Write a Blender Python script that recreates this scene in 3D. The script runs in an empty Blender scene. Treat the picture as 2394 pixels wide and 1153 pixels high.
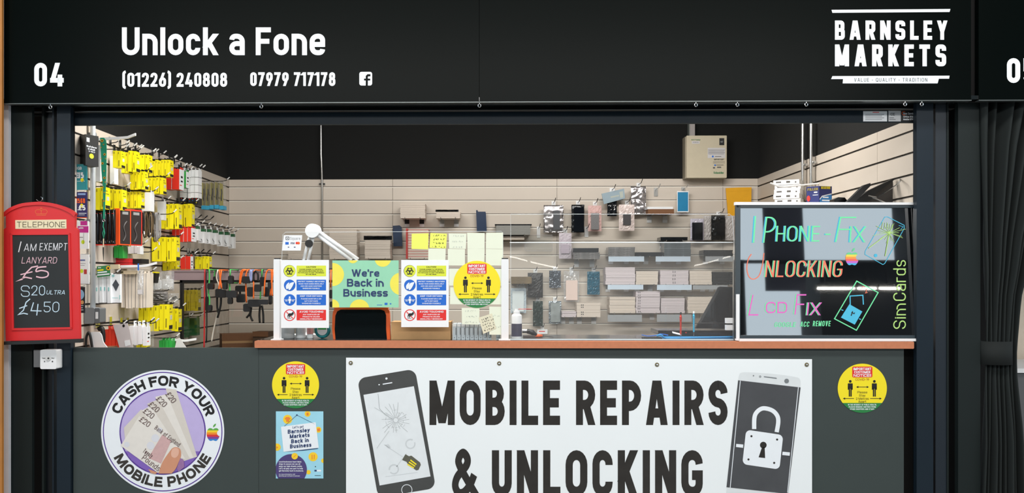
import bpy, math, random
from mathutils import Vector, Matrix
random.seed(7)
SC = bpy.context.scene
COL = SC.collection
# ------------------------------------------------------------------ camera, world, lights, exposure
W_, H_ = 2394, 1153
FPX, TH = 2132.0, math.radians(1.03)
CX, CY = 1116.6, 658.0
CAM = Vector((0, -4.0, 1.32))
cd = bpy.data.cameras.new('camera'); cam = bpy.data.objects.new('camera', cd); COL.objects.link(cam)
cd.sensor_width = 36; cd.lens = 36 * FPX / W_
cd.shift_x = (W_ / 2 - CX) / W_; cd.shift_y = (CY - H_ / 2) / W_
cam.location = CAM; cam.rotation_euler = (math.pi / 2, 0, TH); SC.camera = cam
SC.view_settings.view_transform = 'Standard'; SC.view_settings.look = 'None'
SC.view_settings.gamma = 1; SC.view_settings.use_curve_mapping = False
SC.view_settings.exposure = 0.0
wd = bpy.data.worlds.new('hall_daylight'); wd.use_nodes = True; SC.world = wd
bg = wd.node_tree.nodes['Background']; bg.inputs[0].default_value = (0.76, 0.9, 1.0, 1); bg.inputs[1].default_value = 1.6
def area(name, loc, rot, sx, sy, power, col=(1, 1, 1)):
    l = bpy.data.lights.new(name, 'AREA'); l.shape = 'RECTANGLE'; l.size = sx; l.size_y = sy; l.energy = power; l.color = col
    o = bpy.data.objects.new(name, l); COL.objects.link(o); o.location = loc; o.rotation_euler = rot; return o
area('hall_fill', (.3, -2.7, 4.5), (math.radians(28), 0, 0), 7, 1.0, 235, (1, .97, .93))  # added overhead fill for the stall front, no fixture
area('hall_fill', (0, -7.5, 3.75), (math.radians(80), 0, 0), 9, .4, 285, (1, .97, .93))  # second added fill, low and far back, lights goods from the front
area('stall_lamp', (-.75, .24, 2.6), (math.radians(16), math.radians(-6), 0), 1.8, .25, 46, (1, .96, .9))
area('stall_lamp', (.85, .9, 2.75), (math.radians(8), 0, 0), 1.4, .25, 35, (1, .96, .9))
# ------------------------------------------------------------------ pixel to place
RT = Vector((math.cos(TH), math.sin(TH), 0)); FW = Vector((-math.sin(TH), math.cos(TH), 0)); UP = Vector((0, 0, 1))
def ray(px, py): return RT * ((px - CX) / FPX) + FW + UP * ((CY - py) / FPX)
def U(px, py, Y):
    d = ray(px, py); return CAM + d * ((Y - CAM.y) / d.y)
def UX(px, py, X):
    d = ray(px, py); return CAM + d * ((X - CAM.x) / d.x)
def plane(Y): return lambda px, py, e=0.0: U(px, py, Y - e)
def lean(Y, zb, k):
    def f(px, py, e=0.0):
        d = ray(px, py); s = (Y - e - CAM.y + (CAM.z - zb) * k) / (d.y - k * d.z); return CAM + d * s
    return f
# ------------------------------------------------------------------ materials
def lin(c): return tuple(((v / 255) / 12.92 if v / 255 <= .04045 else ((v / 255 + .055) / 1.055) ** 2.4) for v in c) + (1,)
MATS = {}
def M(name, rgb=None, rough=.5, metal=0, var=.06, scale=25, bump=0, spec=.5, ior=1.5, emit=0, coat=0):
    if name in MATS: return MATS[name]
    m = bpy.data.materials.new(name); m.use_nodes = True; nt = m.node_tree; N = nt.nodes; p = N['Principled BSDF']
    c = lin(rgb)
    tc = N.new('ShaderNodeTexCoord'); no = N.new('ShaderNodeTexNoise'); no.inputs['Scale'].default_value = scale; no.inputs['Detail'].default_value = 4
    nt.links.new(tc.outputs['Object'], no.inputs['Vector'])
    mx = N.new('ShaderNodeMix'); mx.data_type = 'RGBA'
    mx.inputs[6].default_value = tuple(v * (1 - var) for v in c[:3]) + (1,); mx.inputs[7].default_value = tuple(min(1, v * (1 + var)) for v in c[:3]) + (1,)
    nt.links.new(no.outputs[0], mx.inputs[0]); nt.links.new(mx.outputs[2], p.inputs['Base Color'])
    p.inputs['Roughness'].default_value = rough; p.inputs['Metallic'].default_value = metal
    p.inputs['IOR'].default_value = ior; p.inputs['Specular IOR Level'].default_value = spec; p.inputs['Coat Weight'].default_value = coat
    if bump:
        b = N.new('ShaderNodeBump'); b.inputs['Strength'].default_value = bump; b.inputs['Distance'].default_value = .002
        nt.links.new(no.outputs[0], b.inputs['Height']); nt.links.new(b.outputs[0], p.inputs['Normal'])
    if emit:
        p.inputs['Emission Color'].default_value = c; p.inputs['Emission Strength'].default_value = emit
    MATS[name] = m; return m
def clear(name, tint=(255, 255, 255), f0=.04, cloud=0.0, rough=0.0):
    if name in MATS: return MATS[name]
    m = bpy.data.materials.new(name); m.use_nodes = True; nt = m.node_tree; N = nt.nodes; N.remove(N['Principled BSDF']); out = N['Material Output']
    t = N.new('ShaderNodeBsdfTransparent'); t.inputs[0].default_value = lin(tint)
    g = N.new('ShaderNodeBsdfGlossy'); g.inputs['Roughness'].default_value = rough
    lw = N.new('ShaderNodeLayerWeight'); lw.inputs[0].default_value = .5
    pw = N.new('ShaderNodeMath'); pw.operation = 'POWER'; pw.inputs[1].default_value = 5; nt.links.new(lw.outputs['Facing'], pw.inputs[0])
    ma = N.new('ShaderNodeMath'); ma.operation = 'MULTIPLY_ADD'; ma.inputs[1].default_value = 1 - f0; ma.inputs[2].default_value = f0; nt.links.new(pw.outputs[0], ma.inputs[0])
    mx = N.new('ShaderNodeMixShader'); nt.links.new(ma.outputs[0], mx.inputs[0]); nt.links.new(t.outputs[0], mx.inputs[1]); nt.links.new(g.outputs[0], mx.inputs[2])
    last = mx
    if cloud:
        d = N.new('ShaderNodeBsdfDiffuse'); d.inputs[0].default_value = lin((235, 238, 240)); m2 = N.new('ShaderNodeMixShader'); m2.inputs[0].default_value = cloud
        nt.links.new(mx.outputs[0], m2.inputs[1]); nt.links.new(d.outputs[0], m2.inputs[2]); last = m2
    nt.links.new(last.outputs[0], out.inputs[0]); MATS[name] = m; return m
FASC = M('fascia_black', (3, 8, 7), .27, var=.15, scale=3, spec=.05)
PANEL = M('panel_grey', (54, 64, 63), .5, var=.08, scale=6)
POSTB = M('post_blue_black', (24, 36, 46), .38, var=.1, scale=8, spec=.28)
POSTG = M('post_green_black', (24, 32, 32), .5, var=.1, scale=8, spec=.25)
RAILB = M('rail_black', (8, 13, 18), .3, var=.1)
BLACK = M('black', (10, 11, 12), .5)
GLOSSB = M('gloss_black', (9, 10, 12), .15)
DEEP = M('matt_black', (6, 6, 7), .9)
WALLB = M('upper_wall_black', (7, 9, 9), .95, var=.1, scale=4)
WHITE = M('vinyl_white', (236, 242, 248), .5, var=.02)
PAPER = M('paper_white', (240, 243, 246), .6, var=.02)
PLAST = M('plastic_white', (236, 238, 240), .35, var=.02)
SLAT = M('slat_cream', (203, 193, 181), .5, var=.03, scale=9)
GROOVE = M('groove_dark', (58, 54, 50), .6)
LIP = M('groove_lip_glint', (244, 240, 232), .35, 0, var=.02)  # near-white puts the light caught on the aluminium insert into its colour
ALU = M('aluminium', (200, 200, 198), .3, .9, var=.05)
STEEL = M('steel_wire', (205, 208, 210), .22, 1, var=.04)
GREYP = M('grey_plastic', (128, 132, 136), .5)
WOOD = M('counter_wood', (196, 122, 86), .5, var=.14, scale=60)
YEL = M('pack_yellow', (246, 232, 10), .45, var=.04)
YELS = M('sign_yellow', (246, 226, 28), .5, var=.02)
RED = M('sign_red', (226, 40, 38), .5, var=.03)
GREENS = M('sign_green', (34, 128, 64), .5, var=.03)
BLUE = M('sign_blue', (14, 104, 206), .5, var=.03)
LIME = M('sign_lime', (220, 230, 60), .5, var=.02)
NAVY = M('ink_navy', (32, 56, 104), .5)
INK = M('ink_black', (20, 20, 22), .5)
TEL = M('telephone_red', (214, 40, 44), .45, var=.05, bump=.05)
SLATE = M('chalkboard', (30, 35, 37), .6, var=.2, scale=14)
CHALKW = M('chalk_white', (226, 226, 232), .9)
CHALKP = M('chalk_pink', (232, 190, 202), .9)
CHALKB = M('chalk_blue', (196, 220, 236), .9)
CREAM = M('carton_cream', (214, 202, 190), .6, var=.05)
PINKC = M('carton_lilac', (208, 198, 202), .6, var=.05)
CARD = M('cardboard', (196, 152, 104), .75, var=.1, scale=40)
BROWN = M('cardboard_dark', (120, 82, 54), .75, var=.1)
ORANGE = M('orange', (238, 96, 24), .4)
REDB = M('pack_red', (222, 46, 30), .45)
GREENB = M('pack_green', (44, 170, 70), .45)
SILV = M('antistatic_silver', (178, 174, 176), .3, .85, var=.35, scale=45)
SMOKE = M('antistatic_black', (44, 46, 48), .2, .6, var=.4, scale=30)
PINKB = M('bubble_pink', (214, 176, 172), .5, var=.15, scale=200, bump=.6)
TEALB = M('pouch_teal', (20, 92, 116), .25, var=.2)
NAVYC = M('case_navy', (14, 44, 78), .35, var=.15)
PANE = clear('perspex', (254, 255, 255), .03)
PANE2 = clear('perspex_veil', (254, 255, 255), .03, .07)  # pale veil of reflected light mixed in as diffuse white
EDGE = M('perspex_edge', (224, 232, 236), .2, var=.02)
BAGC = clear('clear_bag', (250, 250, 250), .08, .16, .12)
BLISTER = clear('clear_blister', (250, 250, 248), .06, .08, .05)
# ------------------------------------------------------------------ mesh collector
class MB:
    def __init__(s): s.v = []; s.f = []
    def add(s, vs, fs):
        b = len(s.v); s.v += [Vector(v) for v in vs]; s.f += [tuple(b + i for i in f) for f in fs]; return s
    def box(s, x0, x1, y0, y1, z0, z1, mat=None):
        vs = [(x, y, z) for x in (x0, x1) for y in (y0, y1) for z in (z0, z1)]
        if mat: vs = [mat @ Vector(v) for v in vs]
        return s.add(vs, [(0, 1, 3, 2), (4, 6, 7, 5), (0, 4, 5, 1), (2, 3, 7, 6), (0, 2, 6, 4), (1, 5, 7, 3)])
    def rbox(s, x0, x1, y0, y1, z0, z1, r, n=3, mat=None):      # rounded in x-z, extruded along y
        return s.prism(rrect(x0, z0, x1, z1, r, n), y0, y1, mat)
    def prism(s, poly, y0, y1, mat=None):                        # polygon in x-z
        n = len(poly); vs = [(x, y0, z) for x, z in poly] + [(x, y1, z) for x, z in poly]
        if mat: vs = [mat @ Vector(v) for v in vs]
        return s.add(vs, [tuple(range(n))[::-1], tuple(range(n, 2 * n))] + [(i, (i + 1) % n, n + (i + 1) % n, n + i) for i in range(n)])
    def tube(s, pts, r, seg=8, closed=False, cap=True):
        pts = [Vector(p) for p in pts]; n = len(pts); rings = []; up = None
        for i, p in enumerate(pts):
            a = pts[i - 1] if i or closed else p; c = pts[(i + 1) % n] if i < n - 1 or closed else p
            t = (c - a).normalized()
            if up is None: up = t.orthogonal().normalized()
            up = (up - t * up.dot(t)).normalized() if (up - t * up.dot(t)).length > 1e-6 else t.orthogonal().normalized()
            sd = t.cross(up); rr = r[i] if isinstance(r, (list, tuple)) else r
            rings.append([p + (up * math.cos(k * 2 * math.pi / seg) + sd * math.sin(k * 2 * math.pi / seg)) * rr for k in range(seg)])
        vs = [v for q in rings for v in q]; fs = []
        for i in range(n if closed else n - 1):
            j = (i + 1) % n
            fs += [(i * seg + k, i * seg + (k + 1) % seg, j * seg + (k + 1) % seg, j * seg + k) for k in range(seg)]
        if cap and not closed: fs += [tuple(range(seg))[::-1], tuple((n - 1) * seg + k for k in range(seg))]
        return s.add(vs, fs)
    def lathe(s, c, prof, seg=20):                               # profile (r, z) round a vertical axis
        vs = []; n = len(prof)
        for r, z in prof: vs += [(c[0] + r * math.cos(k * 2 * math.pi / seg), c[1] + r * math.sin(k * 2 * math.pi / seg), c[2] + z) for k in range(seg)]
        fs = [(i * seg + k, i * seg + (k + 1) % seg, (i + 1) * seg + (k + 1) % seg, (i + 1) * seg + k) for i in range(n - 1) for k in range(seg)]
        return s.add(vs, fs + [tuple(range(seg))[::-1], tuple((n - 1) * seg + k for k in range(seg))])
    def ball(s, c, r, seg=12):
        return s.lathe(c, [(max(1e-4, r * math.sin(a)), -r * math.cos(a)) for a in [math.pi * i / 8 for i in range(9)]], seg)
def rrect(x0, y0, x1, y1, r, n=4):
    o = []
    for cx, cy, a in ((x1 - r, y1 - r, 0), (x0 + r, y1 - r, 1), (x0 + r, y0 + r, 2), (x1 - r, y0 + r, 3)):
        o += [(cx + r * math.cos((a + i / n) * math.pi / 2), cy + r * math.sin((a + i / n) * math.pi / 2)) for i in range(n + 1)]
    return o
def wloc(o):
    v = Vector((0, 0, 0))
    while o is not None: v += o.location; o = o.parent
    return v
def obj(name, mb, mat, parent=None, smooth=False):
    me = bpy.data.meshes.new(name); o = bpy.data.objects.new(name, me); COL.objects.link(o)
    if parent is not None: off = wloc(parent); o.parent = parent
    else:
        lo = [min(v[i] for v in mb.v) for i in range(3)]; hi = [max(v[i] for v in mb.v) for i in range(3)]
        off = Vector(((lo[0] + hi[0]) / 2, (lo[1] + hi[1]) / 2, lo[2])); o.location = off
    me.from_pydata([v - off for v in mb.v], [], mb.f); me.materials.append(mat); me.validate()
    if smooth: me.polygons.foreach_set('use_smooth', [True] * len(me.polygons))
    me.update(); return o
def tag(o, label, cat, group=None):
    o['label'] = label; o['category'] = cat
    if group: o['group'] = group
    return o
def thing(name, label, cat, loc, group=None):
    o = bpy.data.objects.new(name, None); COL.objects.link(o); o.location = loc; o.empty_display_size = .05
    return tag(o, label, cat, group)
def struct(name, mb, mat, parent=None):
    o = obj(name, mb, mat, parent)
    if parent is None: o['kind'] = 'structure'
    return o
# ------------------------------------------------------------------ flat print on a surface, drawn in photo pixels
def clip(poly, a, b, c):                                          # keep a*x+b*y<=c
    o = []
    for i, p in enumerate(poly):
        q = poly[(i + 1) % len(poly)]; dp = a * p[0] + b * p[1] - c; dq = a * q[0] + b * q[1] - c
        if dp <= 0: o.append(p)
        if (dp < 0 < dq) or (dq < 0 < dp): t = dp / (dp - dq); o.append((p[0] + (q[0] - p[0]) * t, p[1] + (q[1] - p[1]) * t))
    return o
class Flat(MB):
    def __init__(s, mp, lay=1, rect=None):
        super().__init__(); s.mp = mp; s.e = lay * .0006; s.k = 0; s.rect = rect
    def poly(s, pts):
        if s.rect:
            x0, y0, x1, y1 = s.rect
            for h in ((-1, 0, -x0), (1, 0, x1), (0, -1, -y0), (0, 1, y1)): pts = clip(pts, *h)
        if len(pts) < 3: return s
        return s.add([s.mp(x, y, s.e + s.k) for x, y in pts], [tuple(range(len(pts)))])
    def rect_(s, x0, y0, x1, y1, r=0): return s.poly(rrect(x0, y0, x1, y1, r) if r else [(x0, y0), (x1, y0), (x1, y1), (x0, y1)])
    def disc(s, cx, cy, r, n=40, ry=None): return s.poly([(cx + r * math.cos(i * 2 * math.pi / n), cy + (ry or r) * math.sin(i * 2 * math.pi / n)) for i in range(n)])
    def ring(s, cx, cy, r0, r1, n=64, a0=0, a1=360):
        for i in range(n):
            a, b = (math.radians(a0 + (a1 - a0) * j / n) for j in (i, i + 1))
            s.poly([(cx + r * math.cos(t), cy - r * math.sin(t)) for r, t in ((r0, a), (r1, a), (r1, b), (r0, b))])
        return s
    def line(s, pts, t, closed=False):
        s.k += .00006
        for q in ribbon(pts, t, closed): s.poly(q)
        return s
    def text(s, st, x0, x1, yt, yb, t=.17, r=.26, xh=.74, gap=.13, ax=1, slant=0, mapf=None, wob=0):
        for _, q in layout(st, (x1 - x0), (yb - yt), t, r, xh, gap, ax):
            for pl in q:
                s.k += .00001 if st == '&' else .000001
                if mapf: pts = [mapf(x0 + x, y) for x, y in pl]
                else: pts = [(x0 + x + slant * y, yb - y) for x, y in pl]
                s.poly(pts)
        return s
def lettering(mp, st, x0, x1, yt, yb, mat, parent, name='lettering', lay=1, mapf=None, **k):   # one mesh per word
    a = dict(t=.17, r=.26, xh=.74, gap=.13, ax=1); a.update(k); gl = layout(st, x1 - x0, yb - yt, a['t'], a['r'], a['xh'], a['gap'], a['ax']); out = []; f = Flat(mp, lay)
    last = 0
    for i, q in gl + [(len(st), [])]:
        if i == len(st) or ' ' in st[last:i]:
            if f.f: out.append(obj(name, f, mat, parent))
            f = Flat(mp, lay)
        last = i
        for pl in q: f.k += .00001 if st == '&' else .000001; f.poly([mapf(x, y) if mapf else (x0 + x, yb - y) for x, y in pl])
    return out
def ribbon(pts, t, closed=False):
    pts = [p for i, p in enumerate(pts) if (i == 0 and not closed) or math.dist(p[:2], pts[i - 1][:2]) > 1e-6]
    n = len(pts)
    if n < 2: return []
    Lf, Rt = [], []
    for i in range(n):
        p = pts[i]; a = pts[i - 1] if (i or closed) else None; c = pts[(i + 1) % n] if (i < n - 1 or closed) else None
        d1 = nrm(p[0] - a[0], p[1] - a[1]) if a else None; d2 = nrm(c[0] - p[0], c[1] - p[1]) if c else None
        d1 = d1 or d2; d2 = d2 or d1
        m = nrm(d1[0] + d2[0], d1[1] + d2[1]) or d1; nx, ny = -m[1], m[0]
        k = max(.35, nx * -d1[1] + ny * d1[0]); h = t / 2 / k
        Lf.append((p[0] + nx * h, p[1] + ny * h)); Rt.append((p[0] - nx * h, p[1] - ny * h))
    return [[Lf[i], Lf[(i + 1) % n], Rt[(i + 1) % n], Rt[i]] for i in range(n if closed else n - 1)]
def nrm(x, y):
    l = math.hypot(x, y); return (x / l, y / l) if l > 1e-9 else None
def rounded(pts, r, closed):
    o = []; n = len(pts)
    for i, p in enumerate(pts):
        if not closed and i in (0, n - 1): o.append(p[:2]); continue
        a, c = pts[i - 1], pts[(i + 1) % n]; rr = p[2] if len(p) > 2 else r
        la, lc = math.hypot(a[0] - p[0], a[1] - p[1]), math.hypot(c[0] - p[0], c[1] - p[1])
        fa = 1 if (not closed and i == 1) else .5; fc = 1 if (not closed and i == n - 2) else .5
        d = min(rr, la * fa, lc * fc)
        if d < 1e-4: o.append(p[:2]); continue
        A = (p[0] + (a[0] - p[0]) * d / la, p[1] + (a[1] - p[1]) * d / la); Cc = (p[0] + (c[0] - p[0]) * d / lc, p[1] + (c[1] - p[1]) * d / lc)
        for k in range(6):
            u = k / 5; w = [(1 - u) ** 3, 3 * u * (1 - u) ** 2, 3 * u * u * (1 - u), u ** 3]; kp = .55
            B1 = (A[0] + (p[0] - A[0]) * kp, A[1] + (p[1] - A[1]) * kp); B2 = (Cc[0] + (p[0] - Cc[0]) * kp, Cc[1] + (p[1] - Cc[1]) * kp)
            o.append(tuple(w[0] * A[j] + w[1] * B1[j] + w[2] * B2[j] + w[3] * Cc[j] for j in (0, 1)))
    return o
GW = dict(M=.82, W=.98, N=.66, O=.68, Q=.68, C=.63, G=.67, A=.7, V=.68, X=.66, Y=.66, L=.54, E=.55, F=.53, J=.5, m=.86, w=.82, r=.38, t=.4, f=.4, k=.54, s=.5, c=.5)
GW.update({' ': .2, '(': .28, ')': .28, '-': .36, '&': .78, '1': .36, '4': .62, '/': .4, '.': 0, ',': 0, '!': 0, "'": 0, 'i': 0, 'l': 0, 'I': 0, 'j': .2})
def gwid(ch, t, wm):
    if ch in ".,!'ilI": return t
    w = GW.get(ch, .62 if ch.isupper() else .58 if ch.isdigit() else .54)
    return max(w * wm, 2.1 * t if ch not in ' -rtfj(1/)' else 0)
def glyph(ch, w, t, r, xh):
    L, R, B, T, X, m = t / 2, w - t / 2, t / 2, 1 - t / 2, xh - t / 2, w / 2; h = xh / 2; P = []
    def S(*p, closed=False, rr=None): P.append((rounded(list(p), r if rr is None else rr, closed), closed, None))
    def D(a, b): P.append(([a, b], False, (min(a[1], b[1]), max(a[1], b[1]))))
    st = lambda x=L, a=0, b=1: S((x, a), (x, b))
    if ch in 'O0Q': S((L, B), (R, B), (R, T), (L, T), closed=True); ch == 'Q' and D((m, .25), (w, 0))
    elif ch == 'U': S((L, 1), (L, B), (R, B), (R, 1))
    elif ch == 'C': S((R, .68), (R, T), (L, T), (L, B), (R, B), (R, .32))
    elif ch == 'G': S((R, .7), (R, T), (L, T), (L, B), (R, B), (R, .46, 0), (m, .46))
    elif ch == 'S': S((R, .71), (R, T), (L, T), (L, .51), (R, .49), (R, B), (L, B), (L, .29))
    elif ch == 'B': st(); S((0, T), (R * .95, T), (R * .95, .51), (L, .51)); S((L, .51), (R, .51), (R, B), (0, B))
    elif ch == 'D': st(); S((0, T), (R, T), (R, B), (0, B))
    elif ch == 'P': st(); S((0, T), (R, T), (R, .42), (0, .42))
    elif ch == 'R': st(); S((0, T), (R, T), (R, .46), (0, .46)); D((w * .5, .5), (R, 0))
    elif ch == 'E': st(); S((0, T), (w, T)); S((0, .5), (w * .93, .5)); S((0, B), (w, B))
    elif ch == 'F': st(); S((0, T), (w, T)); S((0, .5), (w * .9, .5))
    elif ch == 'L': st(); S((0, B), (w, B))
    elif ch in 'I|': st()
    elif ch == 'T': st(m); S((0, T), (w, T))
    elif ch == 'H': st(); st(R); S((L, .5), (R, .5))
    elif ch == 'A': D((L, 0), (m - t * .12, 1)); D((R, 0), (m + t * .12, 1)); S((w * .24, .27), (w * .76, .27))
    elif ch == 'N': st(); st(R); D((L, 1), (R, 0))
    elif ch == 'M': st(); st(R); D((L, 1), (m, .04)); D((R, 1), (m, .04))
    elif ch == 'K': st(); D((L, .32), (R, 1)); D((w * .38, .56), (R, 0))
    elif ch == 'Y': D((L, 1), (m, .42)); D((R, 1), (m, .42)); st(m, 0, .5)
    elif ch == 'V': D((L, 1), (m, 0)); D((R, 1), (m, 0))
    elif ch == 'W': D((L, 1), (w * .3, 0)); D((m, 1), (w * .3, 0)); D((m, 1), (w * .7, 0)); D((R, 1), (w * .7, 0))
    elif ch == 'X': D((L, 1), (R, 0)); D((R, 1), (L, 0))
    elif ch == 'Z': S((0, T), (w, T)); S((0, B), (w, B)); D((R, .96), (L, .04))
    elif ch == 'J': S((R, 1), (R, B), (L, B), (L, .3))
    elif ch == '1': st(R); D((R, 1), (0, .78))
    elif ch == '2': S((L, .68), (L, T), (R, T), (R, .56), (L, B)); S((0, B), (w, B))
    elif ch == '3': S((L, .74), (L, T), (R, T), (R, .52), (m, .52)); S((m, .52), (R, .52), (R, B), (L, B), (L, .26))
    elif ch == '4': D((w * .55, 1), (L, .22)); S((0, .26), (w, .26)); st(w * .72, 0, .5)
    elif ch == '5': S((R, T), (L, T, 0), (L, .57, 0), (R, .57), (R, B), (L, B), (L, .24))
    elif ch == '6': S((L, B), (R, B), (R, .58), (L, .58), closed=True); D((L + t * .05, .38), (w * .66, 1))
    elif ch == '9': S((L, T), (R, T), (R, .42), (L, .42), closed=True); D((R - t * .05, .62), (w * .34, 0))
    elif ch == '7': S((0, T), (w, T)); D((R, 1), (w * .28, 0))
    elif ch == '8': S((L, B), (R, B), (R, .53), (L, .53), closed=True); S((L * 1.2, T), (R - L * .2, T), (R - L * .2, .53), (L * 1.2, .53), closed=True)
    elif ch == '(': S((w, 1.06), (L, 1.06), (L, -.06), (w, -.06))
    elif ch == ')': S((0, 1.06), (R, 1.06), (R, -.06), (0, -.06))
    elif ch == '-': S((0, .42), (w, .42))
    elif ch == '/': D((R, 1), (L, 0))
    elif ch == '.': st(L, 0, t)
    elif ch == ',': st(L, -t * .7, t)
    elif ch == "'": st(L, .66, 1)
    elif ch == '!': st(L, 0, t); st(L, t * 1.5, 1)
    elif ch == '£': S((R, .74), (R, T), (w * .35, T), (w * .35, .2), (0, B, 0), (w, B)); S((0, .48), (w * .8, .48))
    elif ch == '&': P.append((smooth([(w, .0), (w * .3, .62), (w * .24, .82), (w * .42, .93), (w * .6, .82), (w * .56, .66), (w * .18, .42), (w * .08, .22), (w * .22, .07), (w * .46, .08), (w * .72, .24), (w * .9, .46)]), False, None))
    elif ch == 'n': st(L, 0, xh); S((L, X), (R, X), (R, 0))
    elif ch == 'h': st(); S((L, X), (R, X), (R, 0))
    elif ch == 'm': st(L, 0, xh); S((L, X), (m, X), (m, 0)); S((m, X), (R, X), (R, 0))
    elif ch == 'u': st(R, 0, xh); S((L, xh), (L, B), (R, B))
    elif ch == 'l': st()
    elif ch == 'i': st(L, 0, xh); st(L, xh + t * .45, xh + t * 1.4)
    elif ch == 'j': S((R, xh), (R, -.15), (0, -.15)); st(R, xh + t * .45, xh + t * 1.4)
    elif ch == 'o': S((L, B), (R, B), (R, X), (L, X), closed=True)
    elif ch == 'c': S((R, xh * .66), (R, X), (L, X), (L, B), (R, B), (R, xh * .34))
    elif ch == 'e': S((L, h), (R, h, 0), (R, X), (L, X), (L, B), (R, B), (R, xh * .28))
    elif ch == 'a': S((L, xh * .72), (L, X), (R, X), (R, 0)); S((R, h * 1.08), (L, h * 1.08), (L, B), (R, B))
    elif ch == 's': S((R, xh * .74), (R, X), (L, X), (L, h), (R, h), (R, B), (L, B), (L, xh * .26))
    elif ch == 'k': st(); D((L, xh * .36), (R, xh)); D((w * .38, xh * .6), (R, 0))
    elif ch == 'r': st(L, 0, xh); S((L, X), (w, X))
    elif ch == 't': S((w * .38, 1), (w * .38, B), (w, B)); S((0, X), (w, X))
    elif ch == 'f': S((w, T), (w * .38, T), (w * .38, 0)); S((0, X), (w, X))
    elif ch == 'b': st(); S((L, B), (R, B), (R, X), (L, X), closed=True)
    elif ch == 'd': st(R); S((L, B), (R, B), (R, X), (L, X), closed=True)
    elif ch == 'p': st(L, -.24, xh); S((L, B), (R, B), (R, X), (L, X), closed=True)
    elif ch == 'q': st(R, -.24, xh); S((L, B), (R, B), (R, X), (L, X), closed=True)
    elif ch == 'g': S((R, xh), (R, -.2), (L, -.2)); S((L, B), (R, B), (R, X), (L, X), closed=True)
    elif ch == 'y': D((L, xh), (m, .04)); D((R, xh), (w * .22, -.24))
    elif ch == 'v': D((L, xh), (m, 0)); D((R, xh), (m, 0))
    elif ch == 'w': D((L, xh), (w * .3, 0)); D((m, xh), (w * .3, 0)); D((m, xh), (w * .7, 0)); D((R, xh), (w * .7, 0))
    elif ch == 'x': D((L, xh), (R, 0)); D((R, xh), (L, 0))
    elif ch == 'z': S((0, X), (w, X)); S((0, B), (w, B)); D((R, xh * .95), (L, .04))
    out = []
    for pts, cl, yr in P:
        if yr:
            d = nrm(pts[1][0] - pts[0][0], pts[1][1] - pts[0][1]); e = t
            pts = [(pts[0][0] - d[0] * e, pts[0][1] - d[1] * e), (pts[1][0] + d[0] * e, pts[1][1] + d[1] * e)]
            q = [clip(clip(x, 0, -1, -yr[0]), 0, 1, yr[1]) for x in ribbon(pts, t)]
        else: q = ribbon(pts, t, cl)
        out.append([x for x in q if len(x) > 2])
    return out
def smooth(p, n=6):
    o = []
    for i in range(len(p) - 1):
        a, b, c, d = p[max(0, i - 1)], p[i], p[i + 1], p[min(len(p) - 1, i + 2)]
        for k in range(n):
            u = k / n
            o.append(tuple(.5 * (2 * b[j] + (c[j] - a[j]) * u + (2 * a[j] - 5 * b[j] + 4 * c[j] - d[j]) * u * u + (3 * b[j] - a[j] - 3 * c[j] + d[j]) * u ** 3) for j in range(len(b))))
    return o + [p[-1]]
def layout(st, wpx, hpx, t, r, xh, gap, ax):
    sx = hpx * ax; tot = wpx / sx; n = len(st)
    lo, hi = .05, 6
    for _ in range(40):
        wm = (lo + hi) / 2
        if sum(gwid(c, t, wm) for c in st) + gap * (n - 1) > tot: hi = wm
        else: lo = wm
    k = tot / (sum(gwid(c, t, wm) for c in st) + gap * (n - 1)); x = 0; out = []
    for i, c in enumerate(st):
        w = gwid(c, t, wm)
        for q in glyph(c, w, t, r * min(1, wm + .2), xh): out.append((i, [[((x + a) * k * sx, b * hpx) for a, b in pl] for pl in q]))
        x += w + gap
    return out
def sheet(name, mp, pts, mat, parent=None, th=.0008):            # thin sheet with thickness behind its print face
    n = len(pts); mb = MB(); mb.add([mp(x, y, 0) for x, y in pts] + [mp(x, y, -th) for x, y in pts], [tuple(range(n)), tuple(range(n, 2 * n))[::-1]] + [(i, n + i, n + (i + 1) % n, (i + 1) % n) for i in range(n)])
    return obj(name, mb, mat, parent)
def R4(x0, y0, x1, y1): return [(x0, y0), (x1, y0), (x1, y1), (x0, y1)]
ORD = ['first', 'second', 'third', 'fourth', 'fifth', 'sixth', 'seventh', 'eighth', 'ninth', 'tenth', 'eleventh', 'twelfth', 'thirteenth', 'fourteenth', 'fifteenth']
# ------------------------------------------------------------------ setting
YB = 2.66
XL = U(535, 420, YB).x; XR = U(1772, 418, YB).x; ZT = U(1150, 419, YB).z; YF = .14
def slatwall(name, a, b, mapm, joints, ex=0):
    """a..b along the wall, planks 100 mm apart from the top; mapm places (along, depth, z)"""
    w = MB().box(a - ex, b + ex, .012, .035, 0, ZT, mapm); o = struct(name, w, GROOVE)
    pl, ins = MB(), MB(); top = ZT; z = ZT - .056; cuts = sorted([a, b] + joints)
    while top > .1:
        for c, d in zip(cuts, cuts[1:]): pl.box(c + .0012, d - .0012, 0, .013, z + .005, top, mapm)
        e = b - (0 if ex else .03)
        ins.add([mapm @ Vector(v) for v in ((a, .0, z - .005), (e, .0, z - .005), (e, .006, z + .0012), (a, .006, z + .0012), (a, .0125, z + .0012), (e, .0125, z + .0012), (e, .0125, z - .005), (a, .0125, z - .005))], [(0, 1, 2, 3), (3, 2, 5, 4), (4, 5, 6, 7)])
        top = z - .005; z -= .1
    struct('slat_panel', pl, SLAT, o); struct('groove_insert', ins, LIP if ex else GROOVE, o); return o
wb = slatwall('wall_back', XL, XR, Matrix.Translation((0, YB, 0)), [U(p, 500, YB).x for p in (918, 1302, 1690)], .02)
struct('upper_panel', MB().box(XL - .2, XR + .2, YB + .0, YB + .03, ZT, 4.2), WALLB, wb)
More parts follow.
